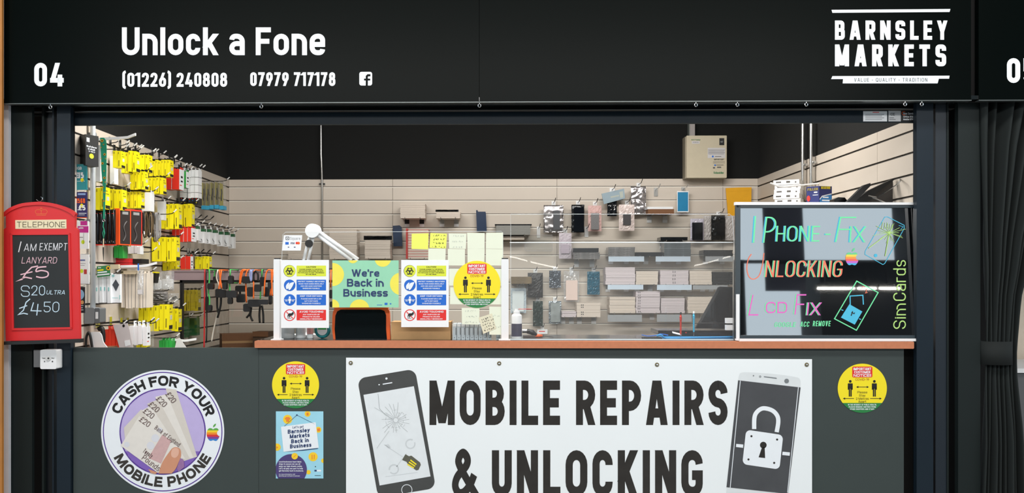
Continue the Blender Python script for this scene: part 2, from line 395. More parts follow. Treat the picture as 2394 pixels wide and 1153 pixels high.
wl = slatwall('wall_left', YF, YB, Matrix(((0, -1, 0, XL), (1, 0, 0, 0), (0, 0, 1, 0), (0, 0, 0, 1))), [UX(p, 500, XL).y for p in (330,)])
struct('upper_panel', MB().box(XL - .04, XL - .01, YF, YB, ZT, 4.2), WALLB, wl)
wr = slatwall('wall_right', YF, YB, Matrix(((0, 1, 0, XR), (1, 0, 0, 0), (0, 0, 1, 0), (0, 0, 0, 1))), [UX(p, 400, XR).y for p in (2051,)])
struct('upper_panel', MB().box(XR + .01, XR + .04, YF, YB, ZT, 4.2), WALLB, wr)
struct('floor', MB().box(-9, 10, -14, 3.2, -.05, 0), M('floor_grey', (132, 130, 126), .5, var=.1, scale=2))
ZF = U(1121, 238, -.12).z
struct('ceiling_2', MB().box(-9, 10, -14, 3.2, 4.6, 4.7), M('hall_ceiling', (30, 32, 35), .8))
TR = [0]
def bar(p0, p1, Y, dep, mat, z0=0, z1=None):
    TR[0] += 1
    return struct('trim_%d' % TR[0], MB().box(U(p0, 658, Y).x, U(p1, 658, Y).x, Y, Y + dep, z0, z1 or (3.0 if Y > .1 else ZF + .01)), mat)
bar(-1400, 4.5, -.16, .015, M('wood_oak', (176, 116, 52), .5, var=.2, scale=12), 0, 3.0)
bar(-30, 20, -.06, .02, M('paint_white', (214, 212, 216), .6))
bar(19, 75, -.03, .02, POSTG); bar(60, 125, .12, .02, DEEP)
bar(98, 103, .01, .02, POSTG); bar(102, 122, .03, .02, RAILB); bar(122, 126, .0, .03, POSTB); bar(124, 134, .05, .02, DEEP)
bar(133, 165, -.02, .03, POSTB); bar(164, 170.5, .012, .02, RAILB)
bar(2139.5, 2145, .01, .02, RAILB); bar(2143, 2182, -.02, .03, POSTB); bar(2176, 2190, .06, .02, DEEP)
bar(2187, 2214, .0, .03, M('rail_blue', (24, 34, 44), .4)); bar(2214, 2218, -.005, .02, POSTG); bar(2205, 2255, .12, .02, DEEP); bar(2240, 2292, -.03, .03, POSTG)
struct('ceiling', MB().box(XL - .3, XR + .5, -.115, .03, ZF + .004, ZF + .02), M('soffit_gloss', (26, 32, 34), .12, spec=.9))   # underside of the sign box
zl0, zl1 = U(1150, 289, .03).z, U(1150, 261, .03).z
struct('trim_30', MB().box(U(166, 600, .03).x, U(2143, 600, .03).x, .03, .045, zl0, zl1), M('lintel_blue', (22, 33, 41), .4, var=.1, spec=.12))
struct('trim_31', MB().box(U(166, 600, .03).x, U(2143, 600, .03).x, .028, .034, zl0 - .004, zl0), POSTG)
struct('trim_32', MB().box(U(60, 600, .03).x, U(2230, 600, .03).x, .06, .08, zl1 - .005, 3.0), DEEP)
struct('trim_33', MB().box(U(60, 600, .03).x, U(2230, 600, .03).x, .026, .06, zl1 + .004, zl1 + .007), ALU)
# ------------------------------------------------------------------ shop sign over the opening
MF = plane(-.12)
def signboard(name, label, cuts):
    t = thing(name, label, 'shop sign', (U(cuts[0] / 2 + cuts[-1] / 2, 658, -.12).x, -.12, ZF))
    for a, b in zip(cuts, cuts[1:]):
        obj('panel', MB().box(U(a, 600, -.12).x, U(b, 600, -.12).x - .0015, -.12, -.09, ZF, 3.0), FASC, t)
    obj('edge_trim', MB().box(U(cuts[0], 600, -.12).x, U(cuts[-1], 600, -.12).x, -.122, -.09, ZF - .003, ZF), M('trim_satin', (110, 116, 116), .35, .6), t)
    return t
sg = signboard('shop_sign', 'long black shop sign over the opening with white shop name and phone numbers', [9, 1121, 2271])
def letters(sign, s, x0, x1, yt, yb, mp=MF, mat=WHITE, name='lettering', **k): return lettering(mp, s, x0, x1, yt, yb, mat, sign, name, **k)
letters(sg, 'Unlock a Fone', 285, 760, 64, 129, t=.178, r=.22, xh=.77, gap=.095)
letters(sg, '04', 80, 149, 147, 202, t=.2, r=.24)
letters(sg, '(01226) 240808', 286, 531, 170, 203, t=.19, r=.22, gap=.11)
letters(sg, '07979 717178', 585, 784, 169, 201, t=.19, r=.22, gap=.11)
fb = obj('emblem', Flat(MF).rect_(840, 168, 870, 200, 5), WHITE, sg)
obj('emblem_letter', Flat(MF, 2).line([(866, 176), (860, 176), (857.5, 178.5), (857.5, 200)], 5).line([(851, 186), (865.5, 186)], 4.4), FASC, fb)
letters(sg, 'BARNSLEY', 1952, 2215, 48, 93, t=.2, r=.09, gap=.25); letters(sg, 'MARKETS', 1952, 2212, 104, 155, t=.2, r=.09, gap=.25)
obj('emblem_bar', Flat(MF).poly([(1944, 23), (2222, 21), (2220, 28), (1946, 30)]), WHITE, sg)
lg = Flat(MF).poly([(1946, 178), (2220, 177), (2219, 184), (1943, 185)]).poly([(1971, 184), (2195, 184), (2192, 195), (1970, 195)])
lo = obj('emblem_bar', lg, WHITE, sg)
letters(lo, 'VALUE - QUALITY - TRADITION', 1997, 2168, 182.5, 191, mp=lambda x, y, e=0: MF(x, y, e + .0006), mat=INK, t=.1, r=.2, gap=.3)
sg2 = signboard('shop_sign', 'black sign panel of the neighbouring stall with white stall number', [2288, 3500])
letters(sg2, '05', 2354, 2424, 136, 194, t=.2, r=.24)
for i, px in enumerate((118, 611, 1121, 1627, 1724, 1885, 2116, 2155)):
    c = U(px, 246, -.112); y = -.112; s = 3.88 / FPX
    pts = [(c.x, y, ZF + .004), (c.x, y, ZF - .008)] + [(c.x + .006 * math.sin(a), y, ZF - .015 + .007 * math.cos(a)) for a in [k * .55 for k in range(0, 11)]]
    tag(obj('screw_eye', MB().tube(pts, .0018, 6), STEEL), ['steel screw eye under the sign above the pillar behind the telephone board', 'steel screw eye under the sign, below the phone number', 'steel screw eye at the vertical joint of the sign panels', 'steel screw eye under the sign above the beige electrical box', 'steel screw eye under the sign, first past the beige electrical box', 'steel screw eye under the sign above the two wall conduits', 'steel screw eye hanging in front of the black lintel sticker', 'steel screw eye under the sign beside the black lintel sticker'][i], 'hook', 'screw eyes along the sign')
ML = plane(.0295)
def sticker(label, x0, y0, x1, y1, mat):
    return tag(sheet('sticker', ML, R4(x0, y0, x1, y1), mat), label, 'sticker', 'stickers on the lintel')
s1 = sticker('white printed notice sticker on the lintel with thin text lines', 2018, 260, 2074, 284, PAPER)
f = Flat(ML, 2)
for k in range(4): f.rect_(2023, 267 + k * 4, 2023 + 44 - 5 * (k % 2), 268.2 + k * 4)
obj('print', f, GREYP, s1); obj('print', Flat(ML, 2).rect_(2040, 262, 2055, 263.5), RED, s1)
s2 = sticker('small grey CE sticker on the lintel beside a white notice', 2077, 259, 2106, 284, M('label_grey', (206, 208, 210), .5))
obj('print', Flat(ML, 2).text('CE', 2082, 2092, 264, 270, t=.16, r=.4).rect_(2079, 275, 2090, 276).rect_(2079, 279, 2094, 280), INK, s2)
s3 = sticker('black door company sticker on the lintel with white and orange print', 2107, 259, 2142, 284, INK)
obj('print', Flat(ML, 2).text('Door Services', 2112, 2141, 263, 268, t=.16).text('Office 01226', 2112, 2140, 271, 275, t=.16).text('Mobile 07970', 2112, 2140, 277, 281, t=.16), WHITE, s3)
obj('logo', Flat(ML, 2).ring(2113, 265, 3.6, 4.8, 24, 40, 330), ORANGE, s3)
# ------------------------------------------------------------------ counter, front panels and worktop
ZW0, ZW1 = U(1300, 814.5, -.03).z, U(1300, 797.5, -.03).z; ZC = U(400, 813.5, 0).z
cb = thing('service_counter', 'dark grey panelled counter front below the opening', 'counter', (U(1140, 658, 0).x, 0, 0))
xa, xj, xb = U(171.5, 658, 0).x, U(605, 658, 0).x, U(2113, 658, 0).x
obj('front_panel', MB().box(xa, xj - .001, 0, .025, 0, ZC), PANEL, cb); obj('front_panel', MB().box(xj, xb, 0, .025, 0, ZW0 - .002), PANEL, cb)
obj('side_panel', MB().box(xb - .02, xb, .025, .42, 0, ZW0 - .002), PANEL, cb); obj('side_panel', MB().box(xj, xj + .02, .025, .42, 0, ZW0 - .002), PANEL, cb)
obj('back_panel', MB().box(xj, xb, .40, .42, 0, ZW0 - .002), PANEL, cb)
struct('trim_34', MB().box(U(2100, 658, .09).x, U(2150, 658, .09).x, .09, .12, 0, ZC), DEEP)  # black sheet standing in for the shadow between counter and post
wt = thing('worktop', 'long counter worktop with orange wood edge and black top', 'worktop', (U(1366, 658, 0).x, .2, ZW0))
obj('edge_board', MB().rbox(U(595, 658, -.03).x, U(2137, 658, -.03).x, -.03, .01, ZW0, ZW1 - .001, .004), WOOD, wt)
obj('top_board', MB().box(U(595, 658, -.03).x, U(2137, 658, -.03).x, .01, .44, ZW0, ZW1), M('worktop_black', (20, 20, 21), .16), wt)
# ------------------------------------------------------------------ notices and banner on the counter front
MC = plane(-.002)
def covid(cx, cy, r, mp, label, th=.001):
    n = 72; t = sheet('notice', mp, [(cx + r * math.cos(i * 2 * math.pi / n), cy + r * math.sin(i * 2 * math.pi / n)) for i in range(n)], YELS)
    tag(t, label, 'notice', 'round yellow distancing notices')
    X = lambda v: cx + v * r; Y = lambda v: cy + v * r
    a0 = math.asin(.6); seg = [(X(math.cos(a)), Y(math.sin(a))) for a in [a0 + (math.pi - 2 * a0) * i / 30 for i in range(31)]]
    obj('green_band', Flat(mp).poly(seg), GREENS, t); obj('red_header', Flat(mp).rect_(X(-.41), Y(-.88), X(.41), Y(-.44), .06 * r), RED, t)
    f = Flat(mp, 2)
    for s, a, y0, y1 in (('IMPORTANT', .36, -.84, -.73), ('CUSTOMER', .33, -.705, -.60), ('NOTICE!!', .355, -.575, -.465)): f.text(s, X(-a), X(a), Y(y0), Y(y1), t=.2, gap=.12)
    for s, a, y0 in (('IN THE INTEREST OF PUBLIC HEALTH,', .58, .64), ('PLEASE REMAIN 2 METRES FROM', .55, .73), ('OTHER SHOPPERS AND STAFF.', .5, .82)): f.text(s, X(-a), X(a), Y(y0), Y(y0 + .06), t=.18, gap=.14)
    obj('white_lettering', f, WHITE, t)
    obj('red_lettering', Flat(mp).text('COVID-19', X(-.28), X(.28), Y(-.4), Y(-.31), t=.14), M('ink_rust', (170, 70, 30), .6), t)
    f = Flat(mp)
    for mx in (-.49, .49):
        f.disc(X(mx), Y(-.28), .055 * r, 20).rect_(X(mx - .1), Y(-.2), X(mx + .1), Y(.02), .02 * r).rect_(X(mx - .06), Y(0), X(mx - .008), Y(.34)).rect_(X(mx + .008), Y(0), X(mx + .06), Y(.34))
        f.rect_(X(mx - .1), Y(-.1), X(mx - .06), Y(.06)).rect_(X(mx + .06), Y(-.1), X(mx + .1), Y(.06))
    for a, b, y, h in ((-.2, .22, -.05, 3), (-.74, -.34, .42, 1), (.32, .74, .42, 2)):
        f.rect_(X(a), Y(y - .012), X(b), Y(y + .012))
        if h & 1: f.poly([(X(a - .05), Y(y)), (X(a + .04), Y(y - .045)), (X(a + .04), Y(y + .045))])
        if h & 2: f.poly([(X(b + .05), Y(y)), (X(b - .04), Y(y - .045)), (X(b - .04), Y(y + .045))])
    obj('figures', f, INK, t)
    f = Flat(mp)
    for s, a, y in (('Please', .2, .21), ('Stay', .13, .34), ('2 Metres', .26, .47), ('Apart', .16, .59)): f.text(s, X(-a), X(a), Y(y - .095), Y(y), t=.12)
    obj('small_lettering', f, M('ink_olive', (70, 66, 20), .6), t)
    return t
covid(691, 900, 55, MC, 'round yellow notice on the counter front above a pale blue poster')
covid(2016, 908, 57.5, MC, 'round yellow notice on the counter front beside the white banner under the glass board')
# round cash sticker
CX0, CY0, RC = 380.2, 1009.5, 144
cs = sheet('sticker', MC, [(CX0 + RC * math.cos(i * math.pi / 60), CY0 + RC * math.sin(i * math.pi / 60)) for i in range(120)], WHITE)
tag(cs, 'large round white and purple cash sticker on the counter front', 'sticker')
PURP = M('ink_purple', (86, 52, 150), .5)
obj('ring_print', Flat(MC).ring(CX0, CY0, 137.5, 139.8, 96), PURP, cs); obj('ring_print', Flat(MC).ring(CX0, CY0, 98, 101, 96), PURP, cs)
obj('disc_print', Flat(MC).disc(CX0, CY0, 98.5, 72), M('ink_lavender', (190, 176, 224), .5), cs)
Q = lambda x, y: (200 + x * .2716, 840 + y * .2716)
obj('disc_print', Flat(MC, 1.5).poly([(CX0 + 98 * math.cos(a), CY0 + 98 * math.sin(a)) for a in [math.radians(28 + 124 * i / 30) for i in range(31)]]), M('ink_violet', (128, 98, 186), .5), cs)
def arctext(s, a0, a1, rb, h, top, mat):
    def mp(x, y):
        L_ = abs(math.radians(a1 - a0)) * (rb + h / 2); a = math.radians(a0 + (a1 - a0) * x / L_); rr = rb + y if top else rb + h - y
        return (CX0 + rr * math.cos(a), CY0 - rr * math.sin(a))
    return lettering(MC, s, 0, abs(math.radians(a1 - a0)) * (rb + h / 2), 0, h, mat, cs, t=.24, r=.32, gap=.1, mapf=mp)
arctext('CASH FOR YOUR', 158, 19, 107, 24, True, INK); arctext('MOBILE PHONE', 208, 332, 106, 24, False, M('ink_brown_black', (52, 48, 44), .5))
NOTE = M('note_cream', (226, 222, 216), .6, var=.05, scale=40); NOTE2 = M('note_cream_dark', (212, 206, 198), .6, var=.05, scale=40)
for k, q in enumerate((((690, 250), (780, 262), (960, 840), (840, 880)), ((600, 325), (700, 300), (930, 850), (800, 860)), ((530, 385), (625, 345), (900, 860), (770, 850)), ((480, 445), (560, 400), (860, 860), (740, 850)), ((330, 590), (480, 430), (560, 560), (340, 700)), ((302, 745), (462, 490), (812, 742), (625, 980)))):
    obj('banknote_print', Flat(MC, 2.2 + k * .5).poly([Q(*p) for p in q]), NOTE if k % 2 else NOTE2, cs)
f = Flat(MC, 6)
for (x, y), a in (((735, 330), 52), ((655, 365), 46), ((590, 412), 42), ((545, 468), 38), ((512, 540), 36)):
    def mp(u, v, x=x, y=y, a=a):
        c, s_ = math.cos(math.radians(a)), math.sin(math.radians(a)); u -= 48; v -= 24
        return Q(x + u * c + v * s_, y + u * s_ - v * c)
    f.text('£20', 0, 96, 0, 50, t=.11, r=.3, mapf=mp)
def along(x, y, a, k=1): return lambda u, v: Q(x + u * math.cos(math.radians(a)) + v * math.sin(math.radians(a)), y + u * math.sin(math.radians(a)) - v * math.cos(math.radians(a)))
f.text('Bank of England', 0, 260, 0, 40, t=.1, mapf=along(590, 600, 37)); f.text('Twenty', 0, 90, 0, 40, t=.1, mapf=along(490, 800, 37)); f.text('Pounds', 0, 180, 0, 50, t=.1, mapf=along(480, 860, 37))
obj('banknote_lettering', f, M('ink_note', (96, 74, 72), .6), cs)
f = Flat(MC, 5.6)
for x, y, r in ((600, 680, 34), (560, 745, 34), (640, 610, 22), (355, 735, 24)): f.disc(*Q(x, y), r * .2716, 24)
obj('banknote_print', f, M('note_grey', (216, 218, 226), .6), cs)
obj('banknote_print', Flat(MC, 5.4).poly([Q(*p) for p in ((660, 650), (740, 700), (650, 900), (540, 850))]), M('note_rose', (204, 168, 168), .6, var=.12, scale=80), cs)
SKIN = M('ink_skin', (206, 146, 116), .6)
th = Flat(MC, 6.4).poly([Q(*p) for p in smooth([(628, 985), (660, 890), (720, 800), (750, 765), (785, 758), (815, 778), (822, 830), (800, 890), (775, 945), (740, 985)])])
obj('thumb_print', th, SKIN, cs); obj('thumb_print', Flat(MC, 6.3).poly([Q(*p) for p in ((540, 945), (620, 975), (600, 990), (560, 980))]), SKIN, cs)
obj('thumbnail_print', Flat(MC, 7).poly([Q(*p) for p in smooth([(735, 810), (748, 775), (780, 764), (803, 780), (798, 825), (770, 850), (742, 838), (735, 810)])]), M('ink_nail', (226, 178, 156), .5), cs)
obj('scallop_print', Flat(MC, 6.2).poly([Q(*p) for p in ((815, 850), (845, 870), (850, 930), (800, 970), (785, 940))]), M('note_plum', (150, 110, 160), .6, var=.2, scale=90), cs)
APPLE = [(0, -.32), (.12, -.4), (.3, -.42), (.44, -.28), (.33, -.14), (.32, .04), (.42, .17), (.5, .2), (.42, .4), (.28, .56), (.16, .57), (0, .52), (-.16, .57), (-.3, .52), (-.44, .3), (-.5, .02), (-.44, -.26), (-.28, -.42), (-.1, -.4), (0, -.32)]
def fruit(parent, mp, cx, cy, s, cols, lay, leaf):
    o = smooth(APPLE)
    for i, c in enumerate(cols):
        y0, y1 = -.42 + i * 1.0 / len(cols), -.42 + (i + 1) * 1.0 / len(cols)
        p = clip(clip(o, 0, -1, -y0), 0, 1, y1)
        obj('emblem_stripe', Flat(mp, lay).poly([(cx + x * s, cy + y * s) for x, y in p]), c, parent)
    obj('emblem_leaf', Flat(mp, lay).poly([(cx + x * s, cy + y * s) for x, y in ((.0, -.48), (.02, -.62), (.12, -.74), (.24, -.78), (.2, -.62), (.1, -.52))]), leaf, parent)
RB = [M('stripe_green', (90, 170, 70)), M('stripe_yellow', (244, 210, 40)), M('stripe_orange', (240, 140, 40)), M('stripe_red', (216, 50, 50)), M('stripe_purple', (130, 60, 150)), M('stripe_blue', (40, 130, 210))]
fruit(cs, MC, 498, 1014, 30, RB, 1, RB[0])
# pale blue poster
pb = tag(sheet('poster', MC, R4(645, 962, 756, 1119), M('poster_blue', (158, 216, 236), .5)), 'pale blue back in business poster on the counter front', 'poster')
Q = lambda x, y: (600 + x * .2887, 820 + y * .2887); rc = (645, 962, 756, 1119)
f = Flat(MC, 1, rc)
for x, y, r in ((251, 557, 37), (412, 512, 24), (500, 641, 24), (165, 782, 30), (457, 860, 37), (540, 892, 18), (420, 985, 18)): f.disc(*Q(x, y), r * .2887, 28)
obj('dot_print', f, M('dot_yellow', (248, 208, 44)), pb)
ICON = M('icon_orange', (236, 130, 50))
f = Flat(MC, 3); X = lambda *p: [Q(*q) for q in p]
f.poly(X((228, 548), (240, 538), (262, 538), (274, 548), (266, 560), (262, 556), (262, 576), (240, 576), (240, 556), (236, 560))).poly(X((490, 632), (512, 628), (514, 650), (492, 654))).poly(X((446, 843), (452, 843), (452, 880), (446, 880))).poly(X((463, 843), (470, 843), (468, 880), (464, 880))).poly(X((404, 504), (420, 500), (420, 524), (404, 524))).poly(X((160, 775), (175, 783), (160, 792)))
obj('icon_print', f, ICON, pb)
vi = obj('circle_print', Flat(MC, 1.5, rc).disc(*Q(280, 965), 127 * .2887, 60), M('ink_aubergine', (74, 62, 120), .5), pb)
obj('dot_print', Flat(MC, 2.5).disc(*Q(308, 855), 7.5, 28), M('dot_yellow'), pb); obj('icon_print', Flat(MC, 3).line([Q(298, 866), Q(304, 858), Q(318, 846)], 1.2), ICON, pb)
f = Flat(MC, 2.5)
for k, (s, x1) in enumerate((('Local businesses have taken', 362), ('steps to ensure we can all', 352), ('enjoy our high streets safely.', 370), ("Let's all play our part to help", 374), ('get Barnsley back in business.', 380), ('For more information visit', 312), ('barnsley.gov.uk/back in business', 350))):
    y = 906 + k * 18.3 + (8 if k > 4 else 0) - (5 if k == 6 else 0); h = 12 if k < 5 else 8
    f.text(s, *[Q(v, 0)[0] for v in (180, x1)], Q(0, y - h)[1], Q(0, y)[1], t=.18)
obj('white_lettering', f, WHITE, pb)
obj('string_print', Flat(MC, 2).line(X((207, 628), (326, 522)), .8).line(X((326, 522), (470, 595)), .8).disc(*Q(326, 522), 1.8, 14), NAVY, pb)
obj('card_print', Flat(MC, 1.6).poly(X((218, 820), (497, 790), (495, 796), (380, 810))), NAVY, pb)
obj('card_print', Flat(MC, 2.2).poly(X((197, 617), (478, 580), (503, 787), (218, 820))), WHITE, pb)
f = Flat(MC, 3)
for s, x0, x1, y in (("Let's get", 291, 380, 632), ('Barnsley', 252, 431, 674), ('Markets', 268, 429, 712), ('Back in', 279, 423, 752), ('Business', 270, 443, 793)):
    h = 20 if s[0] == 'L' else 33
    def mp(u, v, x0=x0, y=y): return Q(x0 + u, y - v - u * .085)
    f.text(s, 0, x1 - x0, 0, h, t=.14 if s[0] == 'L' else .22, r=.3, mapf=mp)
obj('lettering', f, NAVY, pb)
obj('logo_print', Flat(MC, 1).rect_(*Q(468, 966), *Q(486, 979)), NAVY, pb); obj('logo_print', Flat(MC, 1).rect_(*Q(470, 1010), *Q(520, 1014)).rect_(*Q(472, 936), *Q(480, 944)), INK, pb); obj('logo_print', Flat(MC, 1).rect_(*Q(488, 966), *Q(522, 979)), WHITE, pb)
# banner
bn = thing('banner', 'large white vinyl repairs banner fixed to the counter front by eyelets', 'banner', (U(1354, 658, 0).x, -.004, .2))
MBN = plane(-.006)
n = 40; mb = MB(); top = [(809 + (1898.5 - 809) * i / n, 836.5 + 3.5 * i / n) for i in range(n + 1)]
vs = [MBN(x, y, .0) for x, y in top] + [MBN(x, 1300, .0) for x, y in top]
mb.add(vs + [v + Vector((0, .002, 0)) for v in vs], [(i, i + 1, n + 2 + i, n + 1 + i) for i in range(n)] + [(2 * n + 2 + i, 3 * n + 3 + i, 3 * n + 4 + i, 2 * n + 3 + i) for i in range(n)] + [(i, 2 * n + 2 + i, 2 * n + 3 + i, i + 1) for i in range(n)])
obj('vinyl_sheet', mb, M('banner_white', (238, 244, 247), .42, var=.02, scale=3), bn)
BINK = M('banner_ink', (46, 44, 42), .3, var=.45, scale=18)  # colour noise stands for marbled reflections in the glossy lettering
lettering(MBN, 'MOBILE REPAIRS', 1004, 1701, 890, 994, BINK, bn, t=.21, r=.5, gap=.15, ax=.74)
lettering(MBN, '&', 1060, 1114, 1052, 1160, BINK, bn, t=.19, ax=.74); lettering(MBN, 'UNLOCKING', 1150, 1643, 1053, 1161, BINK, bn, t=.21, r=.5, gap=.15, ax=.74)
for px, py in ((820, 849), (1167, 850), (1536, 853), (1886, 853)):
    e = MBN(px, py, .001); ey = obj('eyelet', MB().tube([(e.x + .007 * math.cos(a), e.y, e.z + .007 * math.sin(a)) for a in [k * math.pi / 8 for k in range(16)]], .0025, 6, closed=True), M('brass', (150, 140, 110), .35, .8), bn)
    obj('screw', MB().ball(e, .0055, 10), STEEL, ey)
Q = lambda x, y: (800 + x * .2889, 820 + y * .2889); X = lambda *p: [Q(*q) for q in p]
def skew(x0, y0, ux, uy, vx, vy): return lambda pts: [Q(x0 + a * ux + b * vx, y0 + a * uy + b * vy) for a, b in pts]
K1 = skew(122, 226, .986, -.166, .172, .985)
PH1 = M('print_phone_grey', (70, 72, 72), .4, var=.2, scale=14)
obj('phone_print', Flat(MBN).poly(K1(rrect(0, 0, 474, 980, 66, 8))), PH1, bn)
obj('screen_print', Flat(MBN, 2).poly(X((172, 358), (580, 288), (715, 1018), (303, 1092))), M('print_screen', (228, 234, 238), .45), bn)
f = Flat(MBN, 3).disc(*Q(358, 226), 2.6, 16).disc(*Q(299, 276), 1.6, 12).line(X((328, 272), (405, 259)), 2.4).ring(*Q(523, 1127), 11.4, 12.8, 40); obj('phone_detail_print', f, WHITE, bn)
f = Flat(MBN, 3); rng = random.Random(3)
for k in range(22):
    a = k * .2856 + rng.uniform(-.08, .08); l = rng.uniform(60, 150); p = [(433 + 26 * math.cos(a), 562 + 26 * math.sin(a)), (433 + l * .6 * math.cos(a + .05), 562 + l * .6 * math.sin(a + .05)), (433 + l * math.cos(a), 562 + l * math.sin(a))]
    f.line(X(*p), .45)
for rr in (62, 82):
    for k in range(14):
        if rng.random() < .6: f.line([Q(433 + rr * math.cos(a), 562 + rr * math.sin(a)) for a in (k * .449, k * .449 + .3)], .4)
f.line(X((290, 350), (302, 470), (350, 520), (410, 555)), .6).line(X((260, 460), (380, 530)), .4).line(X((380, 650), (280, 790)), .4).ring(*Q(433, 562), 5.8, 6.4, 30)
obj('crack_print', f, M('print_crack', (130, 134, 136), .5), bn)
PALE = M('print_pale', (206, 212, 216), .5)
f = Flat(MBN, 3).line(X((340, 760), (490, 860)), 1.2).poly(X((345, 762), (375, 758), (395, 785), (372, 792))).line(X((520, 830), (440, 940)), 1.2).ring(*Q(552, 755), 9, 12, 30, 60, 380).ring(*Q(418, 960), 9, 12, 30, -140, 190).line(X((350, 1020), (610, 985)), 1)
obj('tool_print', f, PALE, bn)
obj('plug_print', Flat(MBN, 3.5).poly(X((512, 838), (540, 855), (560, 850), (630, 905), (636, 925), (618, 965), (600, 970), (535, 925), (520, 900), (485, 885))), M('print_plug', (92, 92, 80), .5), bn)
f = Flat(MBN, 4.2)
for k in range(3): f.line(X((552 - k * 12, 885 + k * 17), (600 - k * 10, 922 + k * 14)), 3)
obj('plug_stripe_print', f, YELS, bn)
Q = lambda x, y: (1350 + x * .2889, 820 + y * .2889); X = lambda *p: [Q(*q) for q in p]
obj('phone_print', Flat(MBN).poly(X(*smooth([(1300, 240), (1310, 195), (1330, 178), (1400, 176), (1600, 190), (1770, 215), (1800, 235), (1806, 262), (1805, 300)]), (1700, 1200), (1200, 1200), (1215, 1000))), M('print_phone_white', (220, 226, 229), .45), bn)
obj('screen_print', Flat(MBN, 2).poly(X((1300, 240), (1806, 298), (1704, 1160), (1206, 1106))), M('print_screen_dark', (74, 76, 80), .35, var=.25, scale=10), bn)
f = Flat(MBN, 3).line(X((1318, 244), (1236, 1110)), 1.6).line(X((1788, 297), (1700, 1150)), 1.6)
sh = [(1430, 635), (1432, 545), (1450, 500), (1490, 470), (1535, 470), (1585, 490), (1618, 530), (1625, 580), (1612, 660)]
f.line(X(*smooth(sh)), 10).poly(X(*[(x, y) for x, y in ((1285, 755), (1342, 760), (1340, 787), (1283, 780))])).poly(X((1660, 818), (1720, 824), (1717, 851), (1657, 845)))
f.poly([Q(1365 + a * .995 - b * .11, 640 + a * .145 + b * .985) for a, b in rrect(0, 0, 302, 283, 38, 6)])
obj('padlock_print', f, WHITE, bn)
f = Flat(MBN, 4).disc(*Q(1504, 765), 7.8, 28).poly(X((1494, 780), (1515, 780), (1519, 870), (1466, 864)))
for x, y in ((1408, 693), (1616, 720), (1384, 881), (1592, 909)): f.disc(*Q(x, y), 2.5, 16)
obj('keyhole_print', f, BINK, bn)
f = Flat(MBN, 3).disc(*Q(1425, 203), 1.6, 12).ring(*Q(1479, 210), 1.2, 2.4, 16).poly(X((1510, 207), (1612, 220), (1612, 228), (1508, 214))).disc(*Q(1693, 246), 5.4, 24); obj('phone_detail_print', f, M('print_grey', (120, 126, 130), .5), bn)
# ------------------------------------------------------------------ red telephone chalkboard
MT = plane(-.10); Q = lambda x, y: (x * .3727, 450 + y * .3727); X = lambda *p: [Q(*q) for q in p]
def slab(name, mp, pts, d0, d1, mat, parent): # prism between two distances in front of a face
    n = len(pts); mb = MB(); a = [mp(x, y, 0) + Vector((0, -d1, 0)) for x, y in pts]; b = [v + Vector((0, d1 - d0, 0)) for v in a]
    mb.add(a + b, [tuple(range(n)), tuple(range(n, 2 * n))[::-1]] + [(i, n + i, n + (i + 1) % n, (i + 1) % n) for i in range(n)]); return obj(name, mb, mat, parent)
c = MT(98, 800)
tb = thing('telephone_box_chalkboard', 'red telephone box shaped chalkboard hanging at the pillar with chalk prices', 'chalkboard', (c.x, -.1, c.z))
arch = smooth([(22, 132), (60, 100), (130, 72), (200, 62), (260, 60), (330, 68), (400, 88), (450, 112), (477, 134)])
slab('board', MT, X((20, 235), (38, 220), (36, 145), *arch, (470, 146), (468, 218), (487, 236), (500, 922), (36, 932)), -.018, .0, TEL, tb)
slab('arch_molding', MT, X(*arch, *[(22 + (x - 22) * .965 + 8, y + 20) for x, y in arch[::-1]]), 0, .007, TEL, tb)
for q in (((68, 256), (440, 254), (441, 266), (69, 268)), ((80, 852), (455, 845), (456, 857), (78, 866)), ((68, 256), (80, 266), (90, 856), (78, 866)), ((431, 266), (442, 256), (456, 857), (443, 847))): slab('inner_molding', MT, X(*q), 0, .006, TEL, tb)
slab('chalk_panel', MT, X((80, 267), (431, 266), (442, 845), (90, 855)), 0, .0012, SLATE, tb)
np_ = slab('name_plate', MT, X((97, 174), (417, 170), (418, 227), (98, 229)), 0, .002, M('plate_cream', (232, 220, 184), .5), tb)
def off(mp, d): return lambda x, y, e=0: mp(x, y, 0) + Vector((0, -d - e, 0))
f = Flat(off(MT, .002)); f.text('TELEPHONE', *[Q(v, 0)[0] for v in (108, 410)], Q(0, 184)[1], Q(0, 219)[1], t=.11, r=.4, gap=.2)
obj('lettering', f, M('ink_plate', (92, 84, 66), .6), np_)
f = Flat(MT).line(X((225, 135), (292, 135)), 1).line(X((228, 143), (288, 143)), 1).line(X(*smooth([(226, 132), (222, 118), (234, 108), (256, 112), (258, 134)])), .9).line(X(*smooth([(292, 132), (296, 118), (284, 108), (262, 112), (258, 134)])), .9).line(X((250, 100), (268, 100)), 1).line(X((258, 94), (258, 106)), 1)
obj('crown_emblem', f, M('gold_faint', (224, 120, 60), .5), tb)
slab('ledge', MT, X((12, 936), (520, 917), (521, 940), (12, 955)), -.01, .03, M('ledge_black', (26, 27, 28), .5), tb)
hk = MT(*Q(255, 62)); obj('hook', MB().tube([hk + Vector(v) for v in ((-.02, .004, .012), (-.012, .004, .005), (-.002, .004, .004), (.006, .004, .012), (.006, .004, .02), (-.001, .004, .024))] , .0018, 6), STEEL, tb)
MTC = off(MT, .0012)
f = Flat(MTC); kw = dict(t=.085, r=.3, gap=.16)
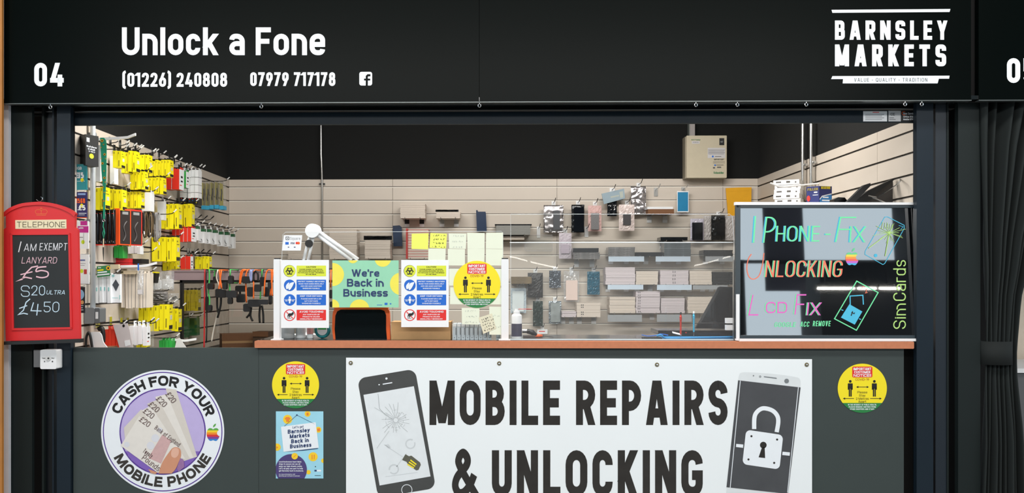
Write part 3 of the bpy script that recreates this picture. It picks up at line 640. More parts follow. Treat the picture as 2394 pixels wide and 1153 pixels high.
f.line(X((118, 375), (126, 340), (134, 308)), 2.2); f.text('AM', *[Q(v, 0)[0] for v in (150, 226)], Q(0, 322)[1], Q(0, 368)[1], slant=.12, **kw); f.text('EXEMPT', *[Q(v, 0)[0] for v in (248, 420)], Q(0, 318)[1], Q(0, 364)[1], slant=.1, **kw)
obj('chalk_lettering', f, CHALKW, tb)
f = Flat(MTC).text('LANYARD', *[Q(v, 0)[0] for v in (136, 356)], Q(0, 406)[1], Q(0, 446)[1], slant=.15, **kw).line(X((240, 462), (200, 470), (165, 505), (140, 545), (108, 556), (160, 532), (202, 540)), 3).line(X((130, 516), (205, 498)), 2.6).line(X(*smooth([(292, 466), (240, 472), (228, 496), (262, 490), (300, 500), (300, 525), (265, 535), (228, 528)])), 3)
obj('chalk_lettering', f, CHALKP, tb)
f = Flat(MTC).text('S', *[Q(v, 0)[0] for v in (132, 188)], Q(0, 584)[1], Q(0, 655)[1], **dict(kw, t=.07)).text('20', *[Q(v, 0)[0] for v in (198, 284)], Q(0, 584)[1], Q(0, 646)[1], **dict(kw, t=.08)).text('ULTRA', *[Q(v, 0)[0] for v in (291, 408)], Q(0, 614)[1], Q(0, 640)[1], slant=.2, **dict(kw, t=.13))
f.line(X((190, 668), (165, 690), (148, 740), (118, 766), (150, 758), (176, 764)), 2.6).line(X((122, 728), (172, 710)), 2.4).line(X((212, 690), (196, 742), (262, 744)), 2.4).line(X((240, 700), (232, 772)), 2.4).text('50', *[Q(v, 0)[0] for v in (275, 372)], Q(0, 686)[1], Q(0, 752)[1], slant=.05, **dict(kw, t=.075))
obj('chalk_lettering', f, CHALKB, tb)
# key switch
a, b = U(94, 660, -.06), U(134, 660, -.06); z0, z1 = U(110, 863, -.075).z, U(110, 818, -.075).z
ks = thing('key_switch', 'white square key switch box on the pillar under the red chalkboard', 'switch', ((a.x + b.x) / 2, -.03, z0))
x0 = U(94, 660, -.078).x; x1 = U(131.5, 660, -.078).x
obj('housing', MB().rbox(x0, x1, -.078, -.022, z0, z1, .006), PLAST, ks)
obj('back_plate', MB().box(U(80, 660, -.03).x, x1 - .01, -.035, -.028, z0 + .004, z1 - .004), GREYP, ks)
MK = plane(-.0785); obj('key_cylinder', MB().tube([MK(113, 838, 0), MK(113, 838, .004)], .011, 18), ALU, ks); obj('keyhole', MB().tube([MK(113, 838, .004), MK(113, 838, .0045)], .004, 10), INK, ks)
obj('lettering', Flat(MK).text('Open', 98.5, 106, 836, 839, t=.15).text('Shut', 120, 127, 836, 839, t=.15).rect_(103, 844, 105, 847).rect_(121, 844, 124, 847), INK, ks)
# curtain of the next stall
def curtain():
    ctl = [(3.0, 2286, 2600), (2.3, 2286, 2560), (1.9, 2288, 2470), (1.5, 2294, 2410), (1.25, 2300, 2382), (1.02, 2304, 2376), (.9, 2300, 2376), (.7, 2296, 2384), (.4, 2290, 2388), (.02, 2284, 2394)]
    mb = MB(); nu, nz = 150, 60; vs = []
    for j in range(nz + 1):
        z = 3.0 - j * 2.98 / nz if j < nz else .02
        for k in range(len(ctl) - 1):
            if ctl[k][0] >= z >= ctl[k + 1][0]: u = (ctl[k][0] - z) / (ctl[k][0] - ctl[k + 1][0]); l, r = (ctl[k][i] + (ctl[k + 1][i] - ctl[k][i]) * u for i in (1, 2)); break
        xl, xr = U(l, 660, -.02).x, U(r, 660, -.02).x; sq = min(1, max(.0, (abs(z - 1.0) - .03) / .35)); wd = xr - xl
        for i in range(nu + 1):
            s = i / nu; s2 = s + .012 * math.sin(2 * math.pi * 5 * s + z * .8)
            y = -.02 - .028 * (.35 + .65 * sq) * math.sin(2 * math.pi * 7.5 * s2 + .4 * math.sin(z * 2.1)) - .012 * sq * math.sin(2 * math.pi * 3 * s + 1.3)
            vs.append((xl + wd * s, y, z))
    w = nu + 1
    mb.add(vs, [(j * w + i, j * w + i + 1, (j + 1) * w + i + 1, (j + 1) * w + i) for j in range(nz) for i in range(nu)])
    t = thing('curtain', 'black pleated curtain of the neighbouring stall, gathered by a tieback', 'curtain', (U(2340, 660, 0).x, 0, 0))
    o = obj('drape', mb, M('curtain_cloth', (24, 31, 31), .9, bump=.1, scale=300), t, smooth=True); sd = o.modifiers.new('s', 'SOLIDIFY'); sd.thickness = .002
    xl, xr = U(2301, 660, -.06).x, U(2377, 660, -.06).x; z0, z1 = U(2340, 857, -.06).z, U(2340, 799, -.06).z; mb = MB(); N = 24; ring = []
    for i in range(N): a = i * 2 * math.pi / N; ring.append(((xl + xr) / 2 + (xr - xl) / 2 * math.cos(a), -.02 + .052 * math.sin(a)))
    mb.add([(x, y, z0 + (.006 if x > 0 else 0)) for x, y in ring] + [(x, y, z1) for x, y in ring], [(i, (i + 1) % N, N + (i + 1) % N, N + i) for i in range(N)])
    o = obj('tieback', mb, M('tieback_cloth', (18, 24, 24), .85), t, smooth=True); sd = o.modifiers.new('s', 'SOLIDIFY'); sd.thickness = .003
curtain()
TR[0] = 40
struct('trim_36', MB().box(U(2262, 660, -.08).x, U(2296, 660, -.08).x, -.085, -.06, ZF, 3.0), DEEP)
struct('trim_37', MB().box(U(2280, 660, .3).x, U(2364, 660, .3).x, .28, .3, 0, 3.0), DEEP)
struct('trim_40', MB().box(U(2330, 660, .9).x, U(3700, 660, .9).x, .9, .94, 0, 3.0), M('neighbour_cream', (214, 200, 182), .6))
nb = thing('display_counter', 'grey metal counter in the neighbouring stall behind the curtain', 'counter', (U(2450, 660, .3).x, .5, 0))
z = U(2390, 862, .3).z; obj('body', MB().box(U(2340, 660, .3).x, U(2700, 660, .3).x, .32, .8, 0, z - .02), M('neighbour_grey', (96, 98, 100), .4), nb); obj('top', MB().box(U(2338, 660, .3).x, U(2700, 660, .3).x, .3, .82, z - .02, z), PLAST, nb)
# ------------------------------------------------------------------ perspex screens on the worktop
MS = plane(.015)
def zat(py, Y): return U(1150, py, Y).z
def xat(px, Y): return U(px, 600, Y).x
ps = thing('counter_screen', 'clear perspex counter screen between two white posts, covered in notices', 'screen', (xat(916, .02), .02, ZW1))
for a, b in ((641, 655), (1172, 1189)):
    po = obj('post', MB().rbox(xat(a, .02), xat(b, .02), .008, .045, ZW1, zat(606, .02), .003), PLAST, ps)
    obj('foot', MB().box(xat(a - 6, .02), xat(b + 4, .02), .004, .055, ZW1, ZW1 + .004), PLAST, po)
    obj('cap', MB().box(xat(a, .02) + .002, xat(b, .02) - .002, .012, .04, zat(606, .02), zat(604, .02) + .001), BLACK, po)
pp = [(653, 793), (1176, 793), (1176, 544), (1172, 541), (668, 543), (661, 549)]
sheet('pane', plane(.02), pp, PANE, ps, .004)
def edges(name, mp, pts, parent, r=.0011, mat=None): return obj(name, MB().tube([mp(*p) for p in pts], r, 6), mat or EDGE, parent)
edges('pane_edge', plane(.022), [(652, 790), (661, 549), (668, 543), (1172, 541), (1176, 545), (1176, 606)], ps, .0008)
# A4 safety posters
def a4(px, label, tilt=0):
    d = px - 657; t = tag(sheet('poster', MS, R4(657 + d, 608, 769 + d - (1 if d else 0), 767 - (2 if d else 0)), PAPER), label, 'poster', 'safety posters on the counter screen')
    Q = lambda x, y: (650 + d + x * .1734, 600 + y * .1734)
    def disc(y, m, m2=None):
        obj('symbol_disc', Flat(MS).disc(*Q(157, y), 13.5, 40), m, t)
    obj('symbol_ring', Flat(MS, .8).disc(*Q(155, 195), 14, 40), INK, t); disc(195, LIME); disc(388, BLUE); disc(585, BLUE)
    obj('symbol_ring', Flat(MS).ring(*Q(157, 790), 11.6, 13.6, 48), RED, t)
    for y0, y1, m in ((122, 266, LIME), (312, 458, BLUE), (512, 657, BLUE), (718, 860, RED)): obj('banner_print', Flat(MS).rect_(*Q(250, y0), *Q(647, y1), 1), m, t)
    f = Flat(MS, 2); g = Flat(MS, 2)
    def tx(fl, s, c, w, y, h): fl.text(s, Q(c - w / 2, 0)[0], Q(c + w / 2, 0)[0], Q(0, y - h)[1], Q(0, y)[1], t=.2, gap=.13)
    tx(f, 'CAUTION!', 445, 132, 149, 18)
    for k, (s, w) in enumerate((('PLEASE ADHERE TO THE SOCIAL', 312), ('DISTANCING MEASURES WE HAVE', 330), ('PUT IN PLACE TO LIMIT THE SPREAD', 350), ('OF THE VIRUS.', 142))): tx(f, s, 445, w, 178 + k * 23, 13)
    for k, (s, w) in enumerate((('PROTECT YOURSELF AND OTHERS', 358), ('WASH YOUR HANDS REGULARLY', 340), ('AND USE HAND SANITISER', 285), ('WHENEVER POSSIBLE.', 232))): tx(g, s, 447, w, 345 + k * 31, 16)
    for k, (s, w) in enumerate((('KEEP YOUR DISTANCE', 300), ('PLEASE MAINTAIN A 2M', 272), ('(6FT) DISTANCE', 180), ('WHENEVER POSSIBLE', 250))): tx(g, s, 447, w, 543 + k * 31 + (4 if k else 0), 16 if k else 20)
    tx(g, 'AVOID TOUCHING', 450, 322, 757, 25)
    for k, (s, w) in enumerate((('ANY SURFACES OR', 226), ('PRODUCTS UNLESS', 232), ('ABSOLUTELY NECESSARY', 306))): tx(g, s, 447, w, 790 + k * 30, 16)
    cx, cy = Q(155, 198)
    for k in range(3):
        a = math.radians(90 + 120 * k); x, y = cx + 4.8 * math.cos(a), cy - 4.8 * math.sin(a); f.ring(x, y, 3.6, 5.4, 24, 90 + 120 * k + 40, 90 + 120 * k + 320); f.line([(cx, cy), (cx + 3 * math.cos(a + math.pi), cy - 3 * math.sin(a + math.pi))], 1)
    f.ring(cx, cy, 1.2, 2.4, 16); f.ring(cx, cy, 6.2, 7.2, 30)
    f.poly([Q(*p) for p in ((205, 742), (212, 770), (190, 795), (165, 800), (150, 825), (142, 822), (150, 795), (138, 800), (132, 822), (126, 820), (130, 785), (150, 765), (180, 765))]).rect_(*Q(120, 831), *Q(178, 835))
    obj('black_print', f, INK, t)
    g.poly([Q(*p) for p in smooth([(112, 440), (105, 400), (125, 365), (150, 350), (145, 385), (160, 360), (205, 345), (215, 355), (190, 410), (165, 445), (145, 450), (140, 420), (135, 435), (112, 440)])])
    g.disc(*Q(157, 550), 2.2, 16).poly([Q(*p) for p in ((140, 566), (174, 566), (176, 600), (168, 602), (166, 632), (148, 632), (146, 602), (138, 600))]).rect_(*Q(85, 580), *Q(135, 586)).rect_(*Q(180, 580), *Q(230, 586)).rect_(*Q(98, 594), *Q(128, 604)).rect_(*Q(186, 594), *Q(214, 604))
    obj('white_print', g, WHITE, t)
    obj('slash_print', Flat(MS, 3).line([Q(112, 745), Q(202, 835)], 1.8), RED, t)
    return t
a4(657, 'white safety poster beside the screen post under the card payment sticker'); a4(938, 'white safety poster between the green poster and the round yellow notice')
covid(1115, 665, 55, plane(.0145), 'round yellow notice on the clear counter screen')
gp = tag(sheet('poster', MS, R4(777, 609, 932, 719), M('poster_mint', (150, 214, 180), .45)), 'mint green back in business poster with yellow dots on the counter screen', 'poster')
Q = lambda x, y: (630 + x * .2775, 500 + y * .2775)
f = Flat(MS, 1, (777, 609, 932, 719))
for x, y, r in ((530, 512, 98), (703, 372, 45), (955, 378, 69), (1110, 590, 95), (758, 805, 84), (530, 778, 58)): f.disc(*Q(x, y), r * .2775, 48)
obj('dot_print', f, M('dot_lemon', (242, 230, 86), .45), gp)
for s, x0, x1, y0, y1 in (("We're", 692, 925, 468, 530), ('Back in', 653, 963, 548, 614), ('Business', 622, 997, 634, 698)): lettering(MS, s, *[Q(v, 0)[0] for v in (x0, x1)], Q(0, y0)[1], Q(0, y1)[1], NAVY, gp, t=.2, r=.34, xh=.74, gap=.1, lay=2)
obj('logo_print', Flat(MS, 2).rect_(*Q(970, 750), *Q(994, 768)).rect_(*Q(905, 766), *Q(950, 770)).rect_(*Q(1014, 754), *Q(1026, 763)), BLUE, gp)
qs = tag(sheet('sticker', MS, [(663.5, 550), (706.5, 550), (703, 586), (659, 586)], PAPER), 'small white card payment sticker on the clear counter screen beside the lamp', 'sticker')
f = Flat(MS).line([(668.5, 554), (675.5, 554), (675.5, 560.5), (668.5, 560.5)], 1.2, True).rect_(671, 556.4, 673, 558.4); obj('logo_print', f, INK, qs)
obj('lettering', Flat(MS).text('Square', 678, 702, 554, 561, t=.12), M('ink_grey', (170, 172, 176), .6), qs)
obj('logo_print', Flat(MS).rect_(667, 566, 675, 572), BLUE, qs); obj('logo_print', Flat(MS).disc(694, 568.5, 3, 20), RED, qs); obj('logo_print', Flat(MS, 2).disc(698, 568.5, 3, 20), ORANGE, qs); obj('lettering', Flat(MS).text('VISA', 679, 688, 566.5, 571, t=.2, slant=.2).rect_(673, 577, 676, 579).rect_(687, 577, 691, 579), NAVY, qs)
# sticky notes on the screen
rng = random.Random(11)
NY, NP = M('note_yellow', (238, 244, 110), .7, var=.02), M('note_pale', (232, 238, 218), .7, var=.02)
def note(label, pts, m, marks=0, rot=0, Y=.0145):
    mp = plane(Y); t = tag(sheet('sticky_note', mp, pts, m, None, .0006), label, 'note', 'sticky notes on the counter screen')
    if marks:
        xs = [p[0] for p in pts]; ys = [p[1] for p in pts]; cx, cy = sum(xs) / 4, sum(ys) / 4; f = Flat(mp)
        for r in range(marks):
            y = -12 + 26 * r / max(1, marks - 1) ; x = -14 + rng.uniform(0, 3)
            while x < 13:
                p = []
                for k in range(4):
                    a = x + rng.uniform(0, 4); b = y + rng.uniform(-2.2, 2.2); p.append((cx + a * math.cos(rot) - b * math.sin(rot), cy + a * math.sin(rot) + b * math.cos(rot)))
                f.line(p, .7); x += rng.uniform(4.5, 7)
        obj('handwriting', f, INK if marks > 3 else M('ink_faint', (190, 196, 190), .7), t)
    return t
note('blank bright yellow sticky note on the counter screen', [(962.5, 546.5), (1002, 545.5), (1001, 583), (962, 582)], NY)
note('bright yellow sticky note with black scribbled handwriting', [(1006, 545), (1045, 546.5), (1043, 581), (1004, 579.5)], NY, 4)
for l, x0, y0, x1, y1, mk in (('pale sticky note with faint writing beside the scribbled yellow note', 1050, 546, 1090.5, 582, 3), ('blank pale sticky note in the top row, next to the faintly written one', 1093, 544.5, 1133, 582, 0), ('blank pale sticky note at the top row end nearest the white post', 1136, 544.5, 1176, 582, 0), ('cream sticky note under the scribbled yellow note', 1001, 581, 1042, 616, 0), ('pale sticky note under the faintly written note', 1047, 582, 1087, 621, 0), ('pale sticky note directly above the round yellow notice', 1093, 582, 1133, 621, 0), ('pale sticky note in the second row nearest the white post', 1136, 582, 1176, 621, 0), ('wide pale sheet behind the upper half of the round yellow notice', 1050, 628, 1174, 668, 0), ('wide pale sheet behind the lower half of the round yellow notice', 1052, 672, 1174, 712, 0), ('pale note with faint writing under the round yellow notice', 1080, 720, 1121, 759, 3), ('tall pale note beside the foot of the white post', 1144, 717, 1172, 783, 2)):
    note(l, [(x0 + rng.uniform(-1, 1), y0), (x1, y0 + rng.uniform(-.8, .8)), (x1 - rng.uniform(0, 1.5), y1), (x0, y1 - rng.uniform(0, 1))], NP, mk, Y=.0165)
note('tilted cream note covered in handwritten figures under the round yellow notice', [(1119, 743), (1150, 733), (1160, 768), (1130, 781)], M('note_cream_paper', (226, 222, 196), .7), 5, -.3, Y=.0145)
# second pane, bowed and leaning slightly
def bowed():
    nx, nz = 40, 6; zb = ZW1 + .002; Yp = .05; x0, x1 = xat(1192, Yp), xat(1716, Yp); zt = zat(567, Yp); vs = []
    for k in range(nx + 1):
        u = 2 * k / nx - 1; a = .052 - .013 * u * u
        for j in range(nz + 1): z = zb + (zt - zb) * j / nz; vs.append((x0 + (x1 - x0) * k / nx, Yp + (z - zb) * a, z))
    n = len(vs); w = nz + 1
    fs = [(i * w + j, (i + 1) * w + j, (i + 1) * w + j + 1, i * w + j + 1) for i in range(nx) for j in range(nz)]
    t = thing('sneeze_guard', 'wide clear perspex guard in front of the parts wall beside the glass board', 'screen', (xat(1450, Yp), Yp, zb))
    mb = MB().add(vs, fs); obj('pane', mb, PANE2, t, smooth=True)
    top = [vs[i * w + nz] for i in range(nx + 1)]; obj('pane_edge', MB().tube(top, .0022, 6), EDGE, t)
    b2 = plane(.43); sheet('rear_pane', b2, [(1194, 782), (1716, 782), (1713, 508), (1706, 501), (1194, 501)], PANE, t, .003)
    edges('pane_edge', b2, [(1194, 781), (1194, 501), (1706, 501), (1712, 506), (1716, 560), (1716, 781)], t, .0011)
    obj('post', MB().box(xat(1714, .05), xat(1719.5, .05), .04, .06, ZW1, zat(608, .05)), ALU, t)
    for z0, z1 in ((744, 756), (760, 772)): obj('clamp', MB().box(xat(1700, .05), xat(1717, .05), .062, .09, zat(z1, .05), zat(z0, .05)), PLAST, t)
    obj('foot', MB().box(x0, x1, Yp - .002, Yp + .006, ZW1, ZW1 + .004), EDGE, t)
bowed()
# ------------------------------------------------------------------ glossy writing board
LB = lean(.0, ZW1, .063)
gb = thing('writing_board', 'black glass writing board on the worktop with neon handwritten services', 'board', (xat(1930, .0), 0, ZW1))
GLASS = M('board_glass', (7, 8, 10), .02, var=.0, spec=1.0, ior=2.5)
bl = lambda d: (lambda x, y, e=0: LB(x, y, e) + Vector((0, -d, 0)))
slab('glass_sheet', LB, R4(1729, 484, 2141, 787), -.006, 0, GLASS, gb)
FR = M('frame_slate', (44, 58, 66), .4)
for q in (R4(1720, 479.5, 2141, 486), R4(1720, 784, 2141, 791.5), R4(1719.5, 479.5, 1730, 791.5)): slab('frame', LB, q, -.012, .008, FR, gb)
for q in (((1717, 473), (2140, 474), (2140, 479.5), (1717, 480)), R4(1726, 791.5, 2140, 797.5), R4(1719.5, 688, 1727, 796)): slab('white_rail', LB, q, -.01, .014, PLAST, gb)
Q = lambda x, y: (1700 + x * .3123, 460 + y * .3123); X = lambda *p: [Q(*q) for q in p]
NG, NC, NO, NM, NL = M('chalk_green', (120, 232, 170), .8), M('chalk_cyan', (80, 190, 226), .8), M('chalk_coral', (246, 130, 104), .8), M('chalk_magenta', (232, 110, 200), .8), M('chalk_lime', (184, 226, 132), .8)
def chalk(words_, m, m2, th, lay=1):
    for dx, mm, ly in ((2.6, m2, lay), (0, m, lay + 1)):
        if mm is None: continue
        f = Flat(LB, ly)
        for s, x0, x1, y0, y1, sl in words_: f.text(s, Q(x0, 0)[0] - dx, Q(x1, 0)[0] - dx, Q(0, y0)[1], Q(0, y1)[1], t=1.25 * th / ((y1 - y0) * .3123), r=.3, gap=.14, slant=sl, ax=1)
        obj('chalk_lettering', f, mm, gb)
chalk([('I', 192, 203, 145, 345, .07), ('P', 268, 352, 150, 345, .12), ('HONE', 366, 690, 218, 336, .06), ('F', 808, 930, 150, 340, .2), ('IX', 915, 1035, 222, 342, .06), ('-', 735, 775, 215, 330, 0)], NG, NC, 2.6)
f = Flat(LB, 2).line([Q(*p) for p in smooth([(182, 430), (158, 470), (148, 540), (165, 600), (200, 617), (240, 590), (262, 520), (270, 470), (276, 422)])], 2.2); obj('chalk_lettering', f, NO, gb)
chalk([('NLOCKING', 284, 858, 478, 602, .1)], NO, NG, 2.8)
chalk([('L', 156, 232, 735, 890, .2), ('CD', 287, 448, 788, 872, .03), ('F', 502, 575, 730, 882, .12), ('IX', 595, 700, 792, 888, .1)], NM, NG, 2.6)
chalk([('GOOGLE', 352, 512, 940, 976, .15), ('ACC', 545, 612, 935, 974, .15), ('REMOVE', 640, 772, 930, 970, .12)], NG, None, 1.5)
f = Flat(LB, 2).line(X((1165, 508), (1032, 432), (1034, 408), (1180, 152), (1200, 150), (1325, 214), (1326, 236), (1180, 500)), 1.5, True).disc(*Q(1112, 440), 4, 20).line(X((1285, 215), (1318, 225), (1300, 245)), 1); obj('chalk_drawing', f, NC, gb)
f = Flat(LB, 3)
for k in range(18): a = k * .349; f.line([Q(1215, 270), Q(1215 + (70 + 30 * (k % 3)) * math.cos(a), 270 + (60 + 20 * (k % 2)) * math.sin(a))], .8)
f.line(X((1215, 270), (1060, 385)), 1.6).line(X((1215, 270), (1183, 445)), 1.6)
for k in range(5): f.line(X((1165 + k * 18, 190 + 4 * k), (1158 + k * 20, 240)), 1)
obj('chalk_drawing', f.disc(*Q(1215, 270), 3, 14), NL, gb)
CHS = [M('chalk_stripe_%s' % n, c, .8) for n, c in (('green', (110, 210, 150)), ('yellow', (240, 220, 90)), ('orange', (244, 160, 80)), ('red', (240, 110, 100)), ('violet', (200, 110, 210)), ('blue', (80, 180, 226)))]
fruit(gb, LB, *Q(934, 458), 30, CHS, 2, CHS[0])
f = Flat(LB, 2).line(X((970, 632), (1130, 718), (968, 1000), (804, 914)), 2.4, True); obj('chalk_drawing', f, NG, gb)
f = Flat(LB, 2).poly(X((915, 805), (1012, 860), (955, 958), (852, 905))).line(X((922, 812), (920, 744), (1016, 738), (1020, 808)), 2.4).line(X((854, 846), (870, 852)), 2).line(X((988, 914), (1002, 920)), 2); obj('chalk_drawing', f, NC, gb)
obj('chalk_drawing', Flat(LB, 3).line(X((940, 858), (928, 892)), 2.4).line(X((930, 866), (950, 876), (955, 868)), 2), INK, gb)
f = Flat(LB, 2).line(X((1000, 692), (1018, 672), (1030, 676)), 1.2).line(X((1006, 684), (1024, 690)), 1.2).line(X((1060, 690), (1040, 692), (1044, 704), (1036, 722), (1052, 716)), 1.2); obj('chalk_lettering', f, NO, gb)
def up(u, v): return Q(1338 - v * .86, 990 - u)
f = Flat(LB, 2)
f.text('Sim', 0, 190, 0, 110, t=.085, r=.3, mapf=up).text('Cards', 210, 515, 0, 110, t=.085, r=.3, mapf=up); obj('chalk_lettering', f, NL, gb)
# ------------------------------------------------------------------ things standing on the worktop
lm = thing('desk_lamp', 'white jointed double arm desk lamp behind the counter screen', 'lamp', (xat(770, .25), .25, ZW1))
ML_ = plane(.25); Q = lambda x, y: (630 + x * .2775, 500 + y * .2775); P3 = lambda x, y, e=0: ML_(*Q(x, y), e)
for a, b in (((345, 170), (285, 395)), ((372, 180), (325, 395)), ((400, 140), (745, 385)), ((405, 180), (690, 392))): obj('arm_bar', MB().tube([P3(*a), P3(*b)], .0075 if a[0] < 390 else .009, 8), PLAST, lm, True)
c = P3(370, 145); obj('joint_disc', MB().tube([c + Vector((0, -.03, 0)), c + Vector((0, .03, 0))], .033, 28), PLAST, lm)
c = P3(338, 252); obj('sticker', MB().tube([c + Vector((0, -.018, 0)), c + Vector((0, -.005, 0))], .018, 20), INK, lm)
for x, nm in ((305, 'lower_arm'), (720, 'head_arm')): p = P3(x, 400); obj(nm, MB().tube([p + Vector((0, 0, .005)), Vector((p.x + (.02 if x > 500 else 0), p.y, ZW1 + (.04 if x < 500 else .09)))], .016, 10), PLAST, lm)
p = P3(305, 400); obj('base', MB().lathe((p.x, p.y, ZW1), [(.07, 0), (.07, .012), (.02, .02), (.018, .05)], 24), PLAST, lm)
p = P3(720, 400); obj('lamp_head', MB().tube([(p.x - .05, p.y, ZW1 + .085), (p.x + .12, p.y, ZW1 + .085)], .03, 14), PLAST, lm)
# bottles and spool behind the poster
def bottle(label, px, Y, r, h, m, capm=None, capl=None):
    c = U(px, 790, Y); t = thing('bottle', label, 'bottle', (c.x, Y, ZW1), 'bottles behind the counter screen')
    obj('body', MB().lathe((c.x, Y, ZW1), [(r * .96, 0), (r, .004), (r, h * .72), (r * .5, h * .8), (r * .34, h * .82)], 20), m, t, True)
    obj('cap', MB().lathe((c.x, Y, ZW1 + h * .82), [(r * .42, 0), (r * .42, h * .14), (r * .36, h * .16)], 16), capm or PLAST, t)
    if capl: obj('label', MB().lathe((c.x, Y, ZW1), [(r * 1.015, h * .12), (r * 1.015, h * .6)], 20), capl, t)
bottle('clear grey bottle behind the safety poster, beside the screen post', 672, .13, .032, .16, M('bottle_smoke', (180, 182, 182), .3)); bottle('white labelled bottle behind the safety poster', 703, .15, .022, .18, PLAST, None, M('label_print', (214, 220, 222), .6, var=.2, scale=150)); bottle('slim white bottle with red print behind the safety poster', 725, .13, .014, .17, PLAST, None, M('label_red_print', (216, 150, 146), .6, var=.35, scale=160))
c = U(754, 790, .14); t = thing('solder_wick_spool', 'teal cable spool with green and white label between poster and black screen', 'spool', (c.x, .14, ZW1)); cz = ZW1 + .0375
obj('coil', MB().tube([(c.x + .029 * math.cos(a), .14, cz + .029 * math.sin(a)) for a in [k * math.pi / 14 for k in range(28)]], .0085, 8, True), M('teal', (16, 128, 134), .4), t, True)
obj('label', MB().tube([(c.x, .131, cz), (c.x, .149, cz)], .023, 24), PLAST, t); obj('label_band', MB().box(c.x - .019, c.x + .019, .1302, .1305, cz + .003, cz + .014), PACKG if 'PACKG' in globals() else GREENB, t)
# black screen with orange frame
MO = lean(.10, ZW1, .03); d = thing('display_screen', 'black display screen in a rounded orange frame under the green poster', 'screen', (xat(843, .1), .1, ZW1))
out = [(780, 795), (777, 770), (778, 735), (782, 724), (792, 719), (898, 719), (907, 723), (911, 733), (912, 770), (913, 795)]; inn = [(785, 793.5), (783, 770), (784.5, 738), (789, 728), (797, 724), (891, 724), (899, 727), (903, 737), (903, 770), (905, 793.5)]
slab('frame', MO, smooth(out), -.02, .004, ORANGE, d); slab('screen', MO, inn, .003, .0062, M('screen_black', (16, 22, 24), .08, spec=.8), d)
# cardboard box
def box3(name, label, cat, p0, p1, q0, q1, Y, dep, m, z0=None, group=None, **k):
    zz = zat(q1, Y) if z0 is None else z0; t = tag(obj(name, MB().box(xat(p0, Y), xat(p1, Y), Y, Y + dep, zz, zat(q0, Y)), m), label, cat, group); return t
t = thing('cardboard_box', 'brown cardboard box on the worktop under the second safety poster', 'box', (xat(985, .08), .15, ZW1)); x0, x1, z1 = xat(914, .08), xat(1054, .08), zat(753, .08)
obj('body', MB().box(x0, x1, .08, .22, ZW1, z1), CARD, t); obj('flap', MB().box(0, .012, 0, .1, 0, .002, Matrix.Translation((x1 - .002, .09, z1 - .004)) @ Matrix.Rotation(-.7, 4, 'Y')), CARD, t)
# row of grey component magazines
rng = random.Random(5)
for k in range(11):
    px = 1058 + k * 10.2; h = (757 if k < 7 else 763 if k < 9 else 772); Y = .07
    if k == 9: continue
    a, b = xat(px, Y), xat(px + 9.2, Y); t = thing('component_case', 'pale grey component case, %s from the cardboard box in the row behind the notes' % ORD[k - (k > 9)], 'case', ((a + b) / 2, Y, ZW1), 'row of component cases')
    zt = zat(h, Y); obj('body', MB().rbox(a, b, Y, Y + .09, ZW1, zt, .0015), M('case_grey', (196, 204, 210), .4), t); obj('lid', MB().box(a + .0008, b - .0008, Y - .001, Y + .09, zt - .013, zt - .001), PLAST, t)
    obj('slot', MB().box(a + .013, b - .001, Y - .0012, Y, zt - .05, zt - .018), GREYP, t); obj('rivet', MB().ball(((a + b) / 2, Y, ZW1 + .008), .0022, 8), GREYP, t)
# spray can
c = U(1208, 790, .12); t = thing('spray_can', 'white spray can with red straw standing beside the white screen post', 'can', (c.x, .12, ZW1)); r = .0235; h = zat(733, .12) - ZW1
obj('body', MB().lathe((c.x, .12, ZW1), [(r * .95, 0), (r, .004), (r, h * .9), (r * .9, h * .95), (r * .66, h * .98)], 24), PLAST, t, True); obj('label', MB().lathe((c.x, .12, ZW1), [(r * 1.01, h * .1), (r * 1.01, h * .6)], 24), M('can_label', (40, 40, 70), .5, var=.9, scale=70), t)
obj('cap', MB().lathe((c.x, .12, ZW1 + h * .98), [(.015, 0), (.0145, .012), (.009, .015), (.0085, .023)], 16), PLAST, t); obj('straw', MB().tube([(c.x + .006, .118, ZW1 + h * .98 + .022), (c.x + .066, .118, ZW1 + h * .98 + .022)], .0013, 6), REDB, t)
c = U(1226, 790, .2); t = thing('precision_brush', 'black handled brush with silver tip lying behind the spray can', 'brush', (c.x, .2, ZW1)); obj('ferrule', MB().tube([(c.x - .01, .2, ZW1 + .03), (c.x + .012, .2, ZW1 + .03)], .009, 12), STEEL, t); obj('handle', MB().tube([(c.x + .012, .2, ZW1 + .03), (c.x + .035, .2, ZW1 + .026), (c.x + .06, .2, ZW1 + .008)], [.011, .013, .006], 12), GLOSSB, t, True)
t = thing('tool_pouch', 'brown and black tool pouch lying on the worktop beside the spray can', 'pouch', (c.x + .02, .14, ZW1)); obj('body', MB().rbox(xat(1223, .14), xat(1252, .14), .12, .18, ZW1, ZW1 + .012, .004), M('pouch_brown', (52, 36, 28), .6, var=.4), t)
t = thing('screwdriver', 'orange and black screwdriver lying on the worktop beyond the spray can', 'screwdriver', (c.x + .1, .2, ZW1)); z = ZW1 + .009; xa_, xb_ = xat(1248, .2), xat(1284, .2)
obj('handle', MB().tube([(xa_, .2, z), (xa_ + .02, .2, z), (xa_ + .04, .2, z)], [.006, .0085, .005], 10), ORANGE, t, True); obj('shaft', MB().tube([(xa_ + .04, .2, z - .001), (xb_ + .02, .2, ZW1 + .003)], .0015, 6), INK, t)
